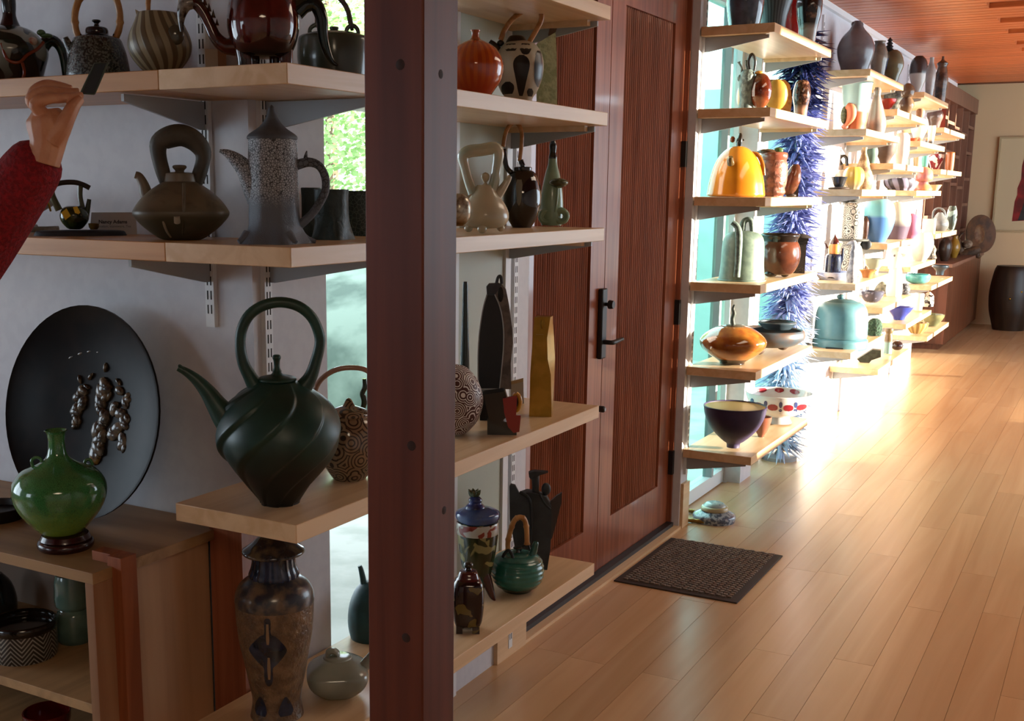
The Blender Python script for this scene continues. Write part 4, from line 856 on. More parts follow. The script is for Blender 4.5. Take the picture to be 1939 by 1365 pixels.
T('domed_teapot', 'grey celadon domed slab teapot with vertical spout and arched top handle', 'teapot', 1404, B1[3], [
  ('body', 'L', [(0, 440), (16, 441), (30, 446), (37, 456), (39, 475), (40, 505), (42, 525), (43, None)], cs, {'seg': 36}),
  ('spout', 't', [(1386, 424, 5, -38), (1395, 432, 6, -38), (1399, 448, 7, -42), (1398, 490, 6, -44), (1395, 528, 6, -46)], MT('celadon_dark', '3c4a48', kind='noise', c2='5d6c66', s=60)),
  ('handle', 't', [(1406, 444, 5), (1407, 426, 6), (1414, 419, 5), (1422, 422, 5), (1424, 444, 4)], MT('celadon_dark', '3c4a48')),
  ('pale_panel', 'P', [(1408, 500), (1440, 452), (1444, 470), (1445, None), (1408, None)], MT('pale_celadon_panel', '8f937c', kind='noise', c2='7d826c', s=50), {'d': (-40, -36), 'smooth': 0}) if 0 else ('foot_rim', 'L', [(43, 531), (45, 532), (45, None)], cs)], x=.22, yb=534)
T('brown_jar', 'wide glossy brown jar with black rim and feet, centre of its shelf', 'jar', 1473, B1[3], [
  ('body', 'L', [(31, 455), (36, 464), (39, 480), (37, 497), (30, 512), (22, 519), (0, 520)], GL('brown_gloss', '5a3020', kind='noise', c2='40231a', s=10, r=.15)), ('rim', 'L', [(35, 443), (36, 446), (33, 452), (32, 458)], GL('black_rim', '1c1614'), {'open': 3, 'floor': -1.5}),
  ('foot', 'E', (1460, 518, 12, 7), GL('black_rim', '1c1614'), {'dy': -14}), ('foot', 'E', (1486, 518, 8, 7), GL('black_rim', '1c1614'), {'dy': 10}), ('foot', 'E', (1462, 518, 8, 7), GL('black_rim', '1c1614'), {'dy': 16})], x=.19, yb=525, yt=443)
T('square_jar', 'dark square carved jar with stepped top, far end beside the blue spikes', 'jar', 1514, B1[3], [
  ('body', 'B', (1499, 1527, 462, None, 13), MT('carved_dark', '3c3634', kind='rings', c2='6a625c', s=60, k=30, r=.5)), ('step', 'B', (1498, 1529, 456, 462, 15), MT('step_dark', '2f2a29')), ('step', 'B', (1496, 1531, 450, 456, 16), MT('step_dark', '2f2a29')), ('lid', 'L', [(0, 442), (6, 443), (18, 449), (18, 450.5)], MT('step_dark', '2f2a29'))], x=.27)
T('amber_jar', 'squat amber brown lidded jar with twisted dark stem handle', 'jar', 1386, B1[4], [
  ('body', 'L', [(20, 618), (34, 622), (50, 632), (60, 643), (62, 652), (56, 664), (42, 676), (28, 684)], GL('amber_gloss', '96561e', kind='grad', c2='84451a', s=8, c3='9a6226', z0=.03, z1=.08, r=.06, coat=.8), {'seg': 40}),
  ('foot', 'L', [(32, 682), (24, 688), (23, 692)], GL('black_foot', '221a16')), ('lid', 'L', [(0, 615), (16, 616), (22, 619)], GL('grey_lid_top', '4c453c')),
  ('stem', 't', [(1388, 617, 5), (1387, 604, 4), (1390, 594, 4), (1388, 585, 3), (1391, 577, 2)], MT('stem_dark', '2f3a34', kind='noise', c2='1d211e', s=60))], x=.22, yb=694, yt=577)
T('footed_bowl', 'wide low grey brown footed bowl with blue inside, behind the amber jar', 'bowl', 1452, B1[4], [
  ('body', 'L', [(66, 626), (68, 634), (66, 642), (52, 654), (34, 658)], MT('grey_brown_bowl', '5a463c', kind='noise', c2='45505a', s=12, r=.35), {'open': 6, 'seg': 40, 'floor': .4}), ('blue_disc', 'L', [(34, 609), (36, 611), (30, 618), (24, 624)], GL('blue_grey_disc', '3c4a55', r=.3), {'cx': 1468, 'dy': 8, 'open': 3}),
  ('foot', 'E', (1437, 664, 12, 11), MT('foot_brown', '4a3a32'), {'dy': -18}), ('foot', 'E', (1482, 655, 12, 11), MT('foot_brown', '4a3a32'), {'dy': -4}), ('foot', 'E', (1440, 655, 10, 11), MT('foot_brown', '4a3a32'), {'dy': 28})], x=.14, yb=675, yt=608)
def wavy(r, z, a): return r
pg = MT('purple_matt', '2b2440', kind='noise', c2='332a4a', s=10, r=.5)
def goldin(fr):
    k = fr.k; P = [(57, 770), (54, 776), (48, 790), (34, 815), (16, 832), (0, 836)]
    return [lathe([(r*k*.97, fr.dz(y)+.002) for r, y in P][::-1], 40)]
T('purple_bowl', 'deep purple bowl with gold lined inside and wavy rim, on the lowest shelf', 'bowl', 1388, B1[5], [
  ('body', 'L', [(59, 768), (58, 772), (55, 788), (46, 808), (33, 824), (20, 836), (13, 841), (12, 849)], pg, {'open': 3, 'seg': 40, 'floor': .2}), ('gold_lining', 'G', goldin, M('gold_leaf', H('b99a4c'), .3, metal=.8))], x=.24, yb=852, yt=768)
fw = GL('white_floral', 'cfcdd0', r=.12)
FB = [(62, 743), (60, 752), (54, 766), (44, 780), (30, 788), (22, 790)]
redf = GL('red_flower', '8a2430'); stemf = GL('flower_stem', '3c4438'); bluef = GL('blue_flower', '3a4674')
flw = []
for cx_ in (1436, 1462, 1490, 1514):
    flw += [('flower', 'D', (cx_, [(757, 3), (760, 8), (765, 9), (769, 7), (771, 2)]), redf, {'prof': FB}), ('flower_stem', 'D', (cx_, [(771, 1.2), (784, 1.2)]), stemf, {'prof': FB})]
for cx_ in (1424, 1449, 1476, 1503): flw += [('blue_bud', 'D', (cx_, [(751, 1), (754, 3), (760, 3), (764, 1)]), bluef, {'prof': FB}), ('blue_bud', 'D', (cx_, [(766, 1), (769, 3), (774, 3), (777, 1)]), bluef, {'prof': FB})]
for cx_ in (1440, 1472, 1500): flw.append(('flower', 'D', (cx_, [(744, 4), (746, 8), (750, 8), (753, 2)]), redf, {'prof': FB, 'inner': 1, 'off': .0105}))
T('floral_bowl', 'big white bowl painted with red flowers, on a low foot', 'bowl', 1472, B1[5], [
  ('body', 'L', [(62, 743), (60, 752), (54, 766), (44, 780), (30, 788), (22, 790)], fw, {'open': 3, 'seg': 40}), ('foot', 'L', [(20, 790), (24, 798), (26, 803)], GL('white_foot', 'b9b7ba'))]+flw, x=.13, yb=806, yt=743)
T('small_brown_bowl', 'small reddish brown bowl between the purple and floral bowls', 'bowl', 1441, B1[5], [
  ('body', 'L', [(18, 789), (17, 798), (12, 815), (7, 824), (6, 828)], GL('small_brown', '7a4a3a', r=.2), {'open': 2})], x=.2, yb=828, yt=789)
# on the floor by the door
T('blue_plate', 'blue patterned plate upside down on the floor beside the door jamb', 'plate', 1352, 0, [
  ('dish', 'L', [(0, 962), (18, 963), (30, 968), (40, 974), (39, None)], GL('blue_print', '4a5566', kind='noise', c2='98a0aa', s=50, lo=.45, hi=.55)),
  ('ring', 'L', [(22, 957), (25, 959), (26, 964), (24, 966)], GL('cream_ring', 'b6a67e')), ('top', 'L', [(0, 950), (14, 951), (20, 955), (22, 959)], GL('pale_blue_top', 'a9b5b4', kind='dots', c2='6b7f92', s=60, lo=.2, hi=.25))], y=5.17)
brs = M('brass', H('8a6a34'), .3, metal=.7)
for a, b, l in (((1299, 984), (1334, 988), 'nearer brass bamboo shaped tube on the floor beside the blue plate'), ((1301, 966), (1330, 971), 'farther brass bamboo shaped tube on the floor touching the door jamb')):
    pa = at(a[0], a[1], 2, .012); pb = at(b[0], b[1], 2, .012); P = [tuple(pa+(pb-pa)*t-pa) for t in np.linspace(0, 1, 13)]
    e = empty('brass_tube', tuple(pa), 0, l, 'tube'); obj('pipe', tube(P, [.0115 if i % 4 == 0 else .0095 for i in range(13)], 12, 1), brs, e)
    obj('bore', tube([P[-1], tuple(np.array(P[-1])*1.004)], [.006, .006], 10, 1), MT('hole_dark', '0b0b0c'), e)
# ------------------------------------------------------------------ far bays
A, B, C, D = bays[0][2], bays[1][2], bays[2][2], bays[3][2]
def V(name, label, cat, px, z, prof, mat, x=.16, extra=(), **k):      # one lathed body plus extra parts
    o = {}
    for q in ('open', 'sq', 'seg', 'fn', 'floor'):
        if q in k: o[q] = k.pop(q)
    o.setdefault('seg', 22)
    return T(name, label, cat, px, z, [('body', 'L', prof, mat, o)]+list(extra), x=x, **k)
gj = GL('grey_jug', '77787c', kind='noise', c2='5c5a60', s=6, r=.25)
V('shouldered_jug', 'big grey shouldered jug with tiny lugged neck, nearest on the sunlit top shelf', 'jug', 1617, A[0], [(6, 40), (9, 46), (14, 56), (26, 70), (33, 86), (34, 98), (31, 114), (26, 128), (23, None)], gj, x=.14,
  extra=[('lug', 'E', (1616, 46, 4, 5), gj), ('lug', 'E', (1631, 47, 4, 5), gj)])
V('grey_jug', 'narrow grey beige jug between the big grey jug and blue streaked disc vase', 'jug', 1661, A[0], [(11, 78), (9, 83), (14, 95), (16, 110), (14, 124), (11, None)], GL('beige_jug', '8d8778', kind='noise', c2='5d5a52', s=10), x=0.2)
V('streaked_vase', 'round olive vase with one blue streak and a black pagoda spire lid', 'vase', 1688, A[0], [(7, 95), (14, 102), (19, 116), (19, 128), (14, 142), (9, None)], GL('olive_disc', '6e6a50', kind='noise', c2='585a48', s=10), x=0.26,
  extra=[('streak', 't', [(1680, 110, 3, -15), (1676, 124, 4, -14), (1672, 138, 3, -10)], GL('blue_streak', '3a5aa8')),
         ('lid', 'L', [(0, 70), (3, 74), (5, 76), (3, 79), (6, 82), (4, 85), (7, 88), (5, 91), (9, 95), (7, 97)], MT('black_spire', '1b1a1b'), {'cx': 1680, 'seg': 12})])
V('blue_top_vase', 'tall flared vase, pale blue above and terracotta below with leaf relief', 'vase', 1617, A[1], [(29, 156), (27, 164), (26, 180), (24, 198), (23, 200), (23, 215), (22, 230), (20, 240), (19, None)], MT('blue_terracotta', 'a05a3a', kind='grad', c2='8fb3b6', s=4, z0=.115, z1=.125, r=.4), x=.17, open=2,
  extra=[('leaf', 't', [(1604, 200, 6, -20), (1612, 206, 9, -22), (1612, 222, 8, -22), (1602, 238, 3, -22)], MT('terracotta_leaf', 'b5694c')), ('moss', 'E', (1598, 218, 6, 16, 6), MT('green_moss', '5f6a52', kind='noise', c2='3a4536', s=80), {'dy': -14}), ('flower', 'E', (1600, 240, 7, 5, 6), MT('pink_flower', 'b0796c'), {'dy': -18})])
V('penguin_vase', 'grey pear shaped vase with a bird like neck, corner of the second sunlit shelf', 'vase', 1656, A[1], [(5, 166), (7, 172), (6, 180), (9, 192), (15, 212), (20, 232), (19, 244), (17, None)], GL('grey_pink', '8d7f77', kind='noise', c2='6a605c', s=8, r=.3), x=.25,
  extra=[('beak', 't', [(1658, 170, 5), (1664, 168, 3), (1668, 171, 1)], GL('grey_pink', '8d7f77'))])
V('red_bowl', 'dark red bowl on the near end of the third bay top shelf', 'bowl', 1678, B[0], [(18, 188), (16, 195), (10, 203), (8, None)], GL('wine_red', '7a1c1a', r=.15), x=.17, open=2)
V('mottled_pot', 'mottled grey pot standing behind the dark red bowl', 'pot', 1690, B[0], [(12, 170), (17, 176), (18, 188), (15, 202), (11, None)], MT('mottled_grey', '6b6e66', kind='noise', c2='3a3d38', s=40), x=0.12)
V('gourd_vase', 'brown double gourd vase, far end of the third bay top shelf', 'vase', 1715, B[0], [(4, 158), (10, 164), (13, 172), (11, 182), (8, 185), (12, 191), (14, 200), (11, 209), (7, None)], GL('gourd_brown', '5d4a3c', kind='noise', c2='745c44', s=10, r=.15), x=0.25)
V('pink_pot', 'small pink tan pot at the end of the third bay top shelf', 'pot', 1742, B[0], [(5, 206), (8, 211), (7, 219), (5, None)], MT('pink_tan', 'a5795c'), x=0.29)
V('moon_vase', 'round vase, dark above and white below, top shelf of the fourth bay', 'vase', 1735, C[0], [(6, 106), (13, 114), (16, 126), (16, 142), (12, 158), (7, 172), (6, None)], GL('moon_glaze', 'b9b3aa', kind='grad', c2='3a302e', s=5, z0=.19, z1=.2, r=.2), x=0.15)
V('white_bottle', 'slim white grey bottle between the moon vase and dark figure teapot', 'bottle', 1759, C[0], [(4, 109), (4, 118), (8, 130), (9, 145), (8, 165), (7, 178), (6, None)], GL('white_grey', 'a6a4a0', kind='noise', c2='8a8a88', s=10), x=.27)
V('figure_teapot', 'dark brown figure topped teapot at the far end of the highest far shelf', 'teapot', 1779, C[0], [(2, 107), (3, 114), (10, 120), (8, 126), (10, 136), (12, 150), (11, 168), (10, None)], GL('dark_figure', '33261f', kind='noise', c2='6a4e3c', s=14, r=.25), x=0.27,
  extra=[('spout', 't', [(1769, 140, 4), (1763, 128, 3), (1760, 122, 2)], GL('dark_figure', '33261f'))])
V('striped_bowl_small', 'dark little bowl on a flat saucer, near end of the middle sunlit shelf', 'bowl', 1588, A[2], [(15, 335), (13, 341), (10, 350), (7, 355)], GL('dark_bowl_small', '24282e', r=.2), x=0.17, open=2,
  extra=[('saucer', 'L', [(14, 354), (20, 356), (18, None)], MT('saucer_brown', '3a2c26'))])
V('melon_jar', 'yellow and grey lobed melon jar behind the little bowl and saucer', 'jar', 1615, A[2], [(10, 316), (16, 322), (19, 333), (17, 346), (12, 354), (11, None)], GL('melon', '8d8672', kind='grad', c2='c4a650', s=8, z0=.02, z1=.06, r=.25), x=.22, fn=ribs(8, .05), seg=40)
V('melon_jar_small', 'grey white lobed jar left of the yellow melon jar', 'jar', 1594, A[2], [(8, 322), (14, 328), (15, 336), (12, 346), (9, None)], GL('grey_melon', '9a948a', kind='noise', c2='7a746c', s=10), x=.11)
V('double_neck_bottle', 'tan and white bottle with two necks and a dark ring handle', 'bottle', 1632, A[2], [(5, 279), (4, 288), (8, 300), (14, 320), (20, 340), (18, 354), (16, None)], MT('tan_white_bottle', 'a08a68', kind='noise', c2='6b5138', s=25, lo=.45, hi=.6), x=0.14,
  extra=[('neck', 't', [(1638, 305, 6), (1636, 292, 4), (1634, 284, 4)], MT('tan_white_bottle', 'a08a68')), ('ring', 't', [(1594, 312, 3), (1590, 302, 3), (1596, 295, 3), (1603, 300, 3), (1604, 314, 3)], GL('black_ring', '24221f'))])
V('egg_jar', 'grey green egg shaped lidded jar on the third bay second shelf', 'jar', 1648, B[1], [(3, 269), (6, 273), (11, 280), (13, 289), (11, 299), (7, None)], MT('grey_green_egg', '4d6660', kind='noise', c2='3f5650', s=10), x=0.15)
V('brown_basin', 'dark brown rounded basin beside the grey green egg jar', 'bowl', 1675, B[1], [(20, 268), (20, 276), (17, 290), (11, 302), (8, None)], MT('brown_basin', '4a3a34', kind='noise', c2='5f4c42', s=12), x=.2, open=3)
V('white_vase', 'large white vase with small blue marks, in the brightest sunlight', 'vase', 1705, B[1], [(9, 252), (13, 258), (14, 272), (14, 290), (11, 302), (9, None)], GL('white_glaze', 'd5d5d2', kind='dots', c2='6a7aa0', s=22, lo=.1, hi=.14), x=.25)
for i, (px, h, lab) in enumerate(((1720, '8a9a9c', 'small grey cup'), (1735, 'b59a78', 'small tan cup'), (1750, '5aa59a', 'small turquoise cup'))):
    V('small_cup', lab+' in the row on the last bay second shelf', 'cup', px, D[1], [(7, 297-i*1), (7, 304), (6, 313), (5, None)], GL('cup_'+h, h), x=(.05, .10, .12)[i], open=1, group='small cups in a row')
V('terracotta_bowl', 'white bowl with terracotta outside on the fourth bay second shelf', 'bowl', 1738, C[1], [(15, 238), (14, 248), (9, 260), (7, None)], GL('white_terracotta', 'a8684a', kind='grad', c2='d6d0c6', s=6, z0=.05, z1=.07), x=0.17, open=1)
V('white_cup_vase', 'white cup shaped vase with dark foot, right of the terracotta and white bowl', 'vase', 1762, C[1], [(7, 238), (7, 250), (6, 258), (5, None)], GL('white_dark_foot', '4a4a4c', kind='grad', c2='d6d2cc', s=6, z0=.03, z1=.05), x=0.25)
V('coral_dish', 'small coral orange dish in front of the second sunlit shelf', 'dish', 1728, C[1], [(10, 262), (7, 266), (5, None)], GL('coral', 'b0583c'), x=0.22, open=1)
V('red_white_bowl', 'deep wine red bowl splashed with white on the last bay', 'bowl', 1770, D[1], [(14, 292), (14, 300), (10, 312), (6, None)], GL('wine_white', '7a2a32', kind='blobs', c2='d2ccc8', s=18, lo=.5, hi=.51), x=.14, open=1)
V('orange_box', 'orange brown cylinder box with dark edges on the last bay', 'box', 1797, D[1], [(7, 288), (8, 291), (8, 312), (7, None)], GL('orange_cylinder', '96562e', r=.3), x=0.26)
V('round_grey_jar', 'round grey brown jar on the last bay top shelf', 'jar', 1768, D[0], [(9, 207), (14, 213), (15, 222), (12, 231), (8, None)], GL('grey_brown_jar', '5f4f4a', kind='noise', c2='75625a', s=10), x=.14)
T('red_slab', 'flat dark red slab standing on the last bay top shelf', 'vase', 1786, D[0], [('slab', 'B', (1780, 1792, 207, None, 5), GL('brick_red', '8a3626', r=.3))], x=.21)
V('purple_bowl_stripe', 'low purple grey bowl with slanting stripes on the fourth bay middle shelf', 'bowl', 1702, C[2], [(28, 338), (29, 343), (27, 352), (22, 357), (20, None)], MT('purple_stripe', '8a88a0', kind='spiral', c2='3e3a44', s=8, k=9, m=30, lo=.4, hi=.6, r=.35), x=0.15, open=3)
V('mushroom_teapot', 'pink and orange mushroom shaped teapot in strong sun', 'teapot', 1747, C[2], [(6, 316), (14, 322), (17, 332), (16, 341), (9, 345), (14, 352), (17, 358), (16, None)], GL('pink_mushroom', 'a5686a', kind='noise', c2='c08a60', s=12), x=0.24)
V('cream_bowl', 'cream shallow bowl at the end of the fourth bay middle shelf', 'bowl', 1769, C[2], [(13, 350), (9, 357), (6, None)], GL('cream_shallow', 'c0b28a'), x=0.28, open=1)
V('blue_egg_vase', 'large blue ovoid vase with paler teal top, third bay middle shelf', 'vase', 1660, B[2], [(14, 377), (24, 384), (29, 398), (30, 414), (26, 434), (19, 450), (15, None)], MT('blue_egg', '4a78b4', kind='grad', c2='6fb0bc', s=3, z0=.16, z1=.18, r=.4), x=0.2)
V('leaf_sculpture', 'brown and black leaning leaf sculpture between totem and blue ovoid vase', 'vessel', 1636, B[2], [(3, 409), (7, 420), (7, 440), (5, 455), (4, None)], GL('brown_blade', '4a3024', kind='noise', c2='1d1a1a', s=12), x=.14)
V('shell_disc', 'pale striped round shell vase with purple foot, third bay middle shelf', 'vase', 1695, B[2], [(5, 382), (16, 390), (24, 404), (26, 420), (23, 436), (20, 450), (19, None)], GL('pale_shell', '5c4e5e', kind='grad', c2='b4b2a2', s=6, z0=.09, z1=.14, r=.3), x=.22)
V('magenta_vase', 'dusty magenta round vase beside the striped shell vase', 'vase', 1722, B[2], [(5, 404), (13, 411), (18, 424), (17, 438), (12, 446), (10, None)], MT('magenta', 'a0607c', r=.4), x=0.28)
V('grey_lid_teapot', 'grey lidded teapot with arched handle on the last bay middle shelf', 'teapot', 1778, D[2], [(4, 402), (10, 410), (16, 420), (16, 430), (11, 437), (9, None)], GL('mid_grey', '74787a', kind='noise', c2='5c6062', s=10), x=0.22,
  extra=[('handle', 't', [(1766, 416, 2), (1768, 400, 2), (1778, 394, 2), (1788, 400, 2), (1790, 416, 2)], GL('mid_grey', '74787a'))])
V('white_block_vase', 'white square vase on the last bay middle shelf near its corner', 'vase', 1758, D[2], [(12, 414), (12, 430), (11, 446), (10, None)], GL('white_plain', 'd4d2cd'), x=0.24, sq=5)
V('green_leaf_vase', 'dark and pale green leaf vase at the far end of the last bay middle shelf', 'vase', 1800, D[2], [(6, 390), (9, 402), (9, 420), (7, 432), (6, None)], GL('leaf_green_dark', '3c4640', kind='blobs', c2='8aa098', s=14, lo=.5, hi=.52), x=0.29)
# fourth and fifth levels
tot = MT('totem', 'b4b2aa', kind='rings', c2='2c2c2c', s=22, k=30, m=70, lo=.45, hi=.6, r=.45)
V('carved_totem', 'tall black and white carved cylinder figure with leafy crown, second bay', 'sculpture', 1608, A[3], [(14, 384), (18, 388), (19, 410), (19, 452), (16, 462), (20, 470), (23, 500), (24, 516), (22, None)], tot, x=.14,
  extra=[('leaf', 'E', (1600, 381, 9, 3), MT('totem_leaf', '3a3c3a')), ('leaf', 'E', (1616, 380, 9, 3), MT('totem_leaf', '3a3c3a')), ('leaf', 'E', (1607, 377, 6, 4), MT('totem_leaf', '3a3c3a')), ('shelf_disc', 'L', [(30, 452), (31, 454), (30, 456)], MT('totem_leaf', '3a3c3a')),
         ('dark_leaf', 'E', (1640, 463, 10, 10, 4), MT('totem_dark', '22262c'))])
T('boat_dish', 'white and blue boat shaped dish holding the black and orange fox teapot', 'dish', 1580, A[3], [
  ('dish', 'L', [(35, 516), (33, 523), (26, 531), (20, 535)], GL('white_blue', 'c2c6d2', kind='noise', c2='8a9cc4', s=10), {'open': 3, 'floor': .35}), ('tip', 't', [(1606, 524, 4), (1612, 518, 3), (1617, 511, 1)], GL('white_blue', 'c2c6d2'))], x=.22, yb=530, rb=15)
_b = bpy.data.objects['boat_dish']; _p = np.array(_b.location)
T('fox_teapot', 'black teapot with orange and brown pointed lid, standing in the white boat dish', 'teapot', 1576, A[3]+.012, [
  ('body', 'L', [(10, 480), (14, 484), (15, 500), (15, 515), (13, None)], GL('black_blue', '14161e', kind='noise', c2='20243a', s=20, r=.1)), ('collar', 'L', [(8, 461), (10, 464), (10.5, 476), (9, 482)], GL('orange_collar', 'c07a3a', r=.4)), ('cap', 'L', [(0, 442), (3, 449), (8, 457), (9, 463)], GL('maroon_cap', '3c1614'), {'of': 'collar'}),
  ('spout', 't', [(1588, 505, 4), (1594, 490, 3), (1596, 470, 2)], GL('black_blue', '14161e')), ('ear', 't', [(1566, 470, 3), (1563, 460, 1)], GL('maroon_cap', '3c1614'))], x=_p[0]+.0)
V('white_goose', 'white and grey carved goose neck figure leaning beside the totem', 'sculpture', 1612, A[3], [(3, 472), (5, 480), (7, 500), (10, 516), (9, None)], MT('goose_white', 'b0b0b4', kind='noise', c2='70727a', s=30), x=.27,
  extra=[('head', 't', [(1612, 482, 4), (1617, 470, 5), (1616, 460, 6), (1608, 461, 3), (1604, 464, 1)], MT('goose_white', 'b0b0b4'))])
V('green_plate', 'pale green shallow plate on the second bay fourth shelf', 'plate', 1654, A[3], [(20, 490), (16, 500), (10, 508), (8, None)], GL('pale_green_plate', '9aa596'), x=0.24, open=2)
V('orange_dish', 'flat orange leaf dish at the front of the second bay fourth shelf', 'dish', 1642, A[3], [(17, 511), (12, 516), (8, None)], GL('orange_dish', 'b07a4a'), x=0.27, open=1)
V('white_dog', 'tall white animal shaped sculpture with raised muzzle, in full sun', 'sculpture', 1692, B[3], [(9, 500), (12, 515), (14, 535), (15, 552), (13, None)], MT('sun_white', 'dcdad6', r=.4), x=.22,
  extra=[('head', 't', [(1692, 510, 11), (1696, 490, 13), (1700, 477, 12), (1708, 478, 9), (1716, 482, 7)], MT('sun_white', 'dcdad6')), ('ear', 'E', (1691, 464, 6, 9), MT('sun_white', 'dcdad6')), ('eye', 'E', (1694, 484, 2, 2, 2), MT('eye_dark', '5a5550'), {'dy': -12})])
V('white_oval_vase', 'large white tapered vase with small face drawing, fourth bay', 'vase', 1742, C[3], [(16, 440), (21, 452), (22, 466), (17, 482), (11, 492), (10, None)], GL('white_oval', 'cfd2cc', kind='noise', c2='a9b4ae', s=4), x=0.26)
V('brown_cluster', 'grey brown clustered sculpture at the far end of the fourth bay shelf', 'sculpture', 1762, C[3], [(5, 464), (9, 472), (8, 480), (11, 488), (9, None)], MT('grey_cluster', '6a5f54', kind='noise', c2='3f3832', s=40, bump=.8), x=0.29)
V('teal_dish', 'low teal bowl with coral rim on the last bay', 'bowl', 1737, D[3], [(22, 520), (23, 525), (20, 533), (13, 537)], GL('teal_dish', '3f8a8c', kind='noise', c2='58a2a0', s=20), x=.22, open=2, yb=538, rb=12)
V('dark_plate', 'dark blue plate over white bowl at the far end of the last bay', 'plate', 1779, D[3], [(15, 503), (15, 506), (8, 513), (7, 521)], GL('dark_blue_plate', '2a3640', r=.15), x=.2, open=2, yb=525, rb=7)
V('floral_dark_bowl', 'dark flowered bowl under the overhanging sunlit shelf of the second bay', 'bowl', 1650, B[3], [(22, 552), (21, 558), (16, 568), (10, 573)], GL('dark_floral', '4a4c5c', kind='dots', c2='8a8aa0', s=30, lo=.2, hi=.3), x=.16, open=2, yb=576, rb=9)
V('fish_figure', 'mottled grey green fish shaped figure left of the white animal sculpture', 'sculpture', 1669, B[3], [(3, 533), (10, 541), (14, 552), (12, 562), (9, 568)], MT('grey_fish', '8a8874', kind='noise', c2='5d5c50', s=40), x=.10)
V('pattern_pot', 'small dark patterned pot behind the white animal sculpture', 'pot', 1711, B[3], [(7, 537), (11, 545), (11, 552), (8, 558)], MT('dark_pattern', '3a3c42', kind='dots', c2='9a9aa0', s=60, lo=.2, hi=.3), x=0.255)
bt = MT('blue_teal_pot', '5c8a94', kind='noise', c2='47747e', s=8, r=.4, lo=.35, hi=.7)
V('big_teal_pot', 'big pale teal barrel pot with knobbed lid and slotted base', 'pot', 1590, A[4], [(30, 572), (40, 578), (46, 592), (48, 615), (48, 640), (46, 644), (50, 648), (50, 662), (48, 666)], bt, x=.2, yb=661, rb=48, yt=560, seg=36,
  extra=[('lid', 'L', [(0, 566), (16, 567), (24, 570), (32, 574)], MT('teal_lid', '3f6670')), ('knob', 'E', (1592, 562, 7, 5), MT('teal_lid', '3f6670'), {'of': 'lid'}), ('slot', 'B', (1564, 1596, 657, 663, 2), MT('slot_teal', '20343a'), {'dy': -49})])
V('moss_dome', 'dark green mossy textured dome on the second bay lowest shelf', 'sculpture', 1655, A[4], [(5, 604), (11, 609), (14, 620), (13, 632), (12, 636)], MT('moss', '3c5a48', kind='noise', c2='22382c', s=80, bump=1, r=.9), x=.16, yb=637, rb=11)
V('blue_dish', 'bright cobalt blue flared dish on a foot, fourth bay lowest shelf', 'dish', 1702, C[4], [(25, 582), (20, 590), (12, 600), (10, 606)], GL('cobalt_dish', '35459c', r=.2), x=.15, open=2, yb=607, rb=9)
V('white_tumbler', 'plain white tumbler on the fourth bay lowest shelf', 'cup', 1738, C[4], [(9, 556), (9, 570), (7, 588)], GL('white_plain', 'd4d2cd'), x=.2, open=1, yb=591, rb=7)
V('piebald_dome', 'black and white piebald domed jar next to the white tumbler', 'jar', 1757, C[4], [(2, 560), (8, 566), (10, 576), (9, 588)], GL('piebald', 'c8c2b8', kind='blobs', c2='2a2422', s=30, lo=.55, hi=.56), x=.2, yb=593, rb=8)
V('fluted_bowl', 'cream and gold fluted bowl on the last bay lowest shelf, nearer of two', 'bowl', 1735, D[4], [(21, 612), (19, 620), (12, 630), (10, 632)], GL('cream_fluted', 'b39a62', kind='spiral', c2='8a6f3c', s=6, k=12, m=0), x=.2, open=2, yb=634, rb=10)
V('green_gold_bowl', 'wide green gold bowl behind the fluted bowl on the lowest far shelf', 'bowl', 1764, D[4], [(22, 596), (20, 603), (12, 614), (9, 618)], GL('green_gold', '7a7a52', kind='noise', c2='5c6248', s=8), x=.2, open=2, yb=619, rb=9)
V('teal_bottle', 'slim pale teal bottle with brown ringed neck, third bay lowest shelf', 'bottle', 1680, B[4], [(8, 622), (8, 628), (6, 632), (8, 640), (7.5, 655), (8, 670)], MT('teal_brown_bottle', '7a9c98', kind='grad', c2='6a5a40', s=6, z0=.085, z1=.1, r=.3), x=.2, yb=672, rb=8)
V('dark_egg', 'dark brown smooth egg on the third bay lowest shelf', 'sculpture', 1698, B[4], [(4, 646), (9, 650), (11, 655), (9, 660), (5, 663)], GL('dark_egg', '2a1c1e', r=.1), x=.2, yb=664, rb=5)
T('green_boat', 'dark green boat like slab on the third bay lowest shelf', 'sculpture', 1645, B[4], [
  ('hull', 'P', [(1623, 680), (1652, 662), (1668, 664), (1668, 676), (1650, 682), (1646, None), (1630, None)], MT('green_boat', '3c4438', kind='noise', c2='2c3228', s=30), {'d': (-10, 10)})], x=.16, yb=687, rb=8)
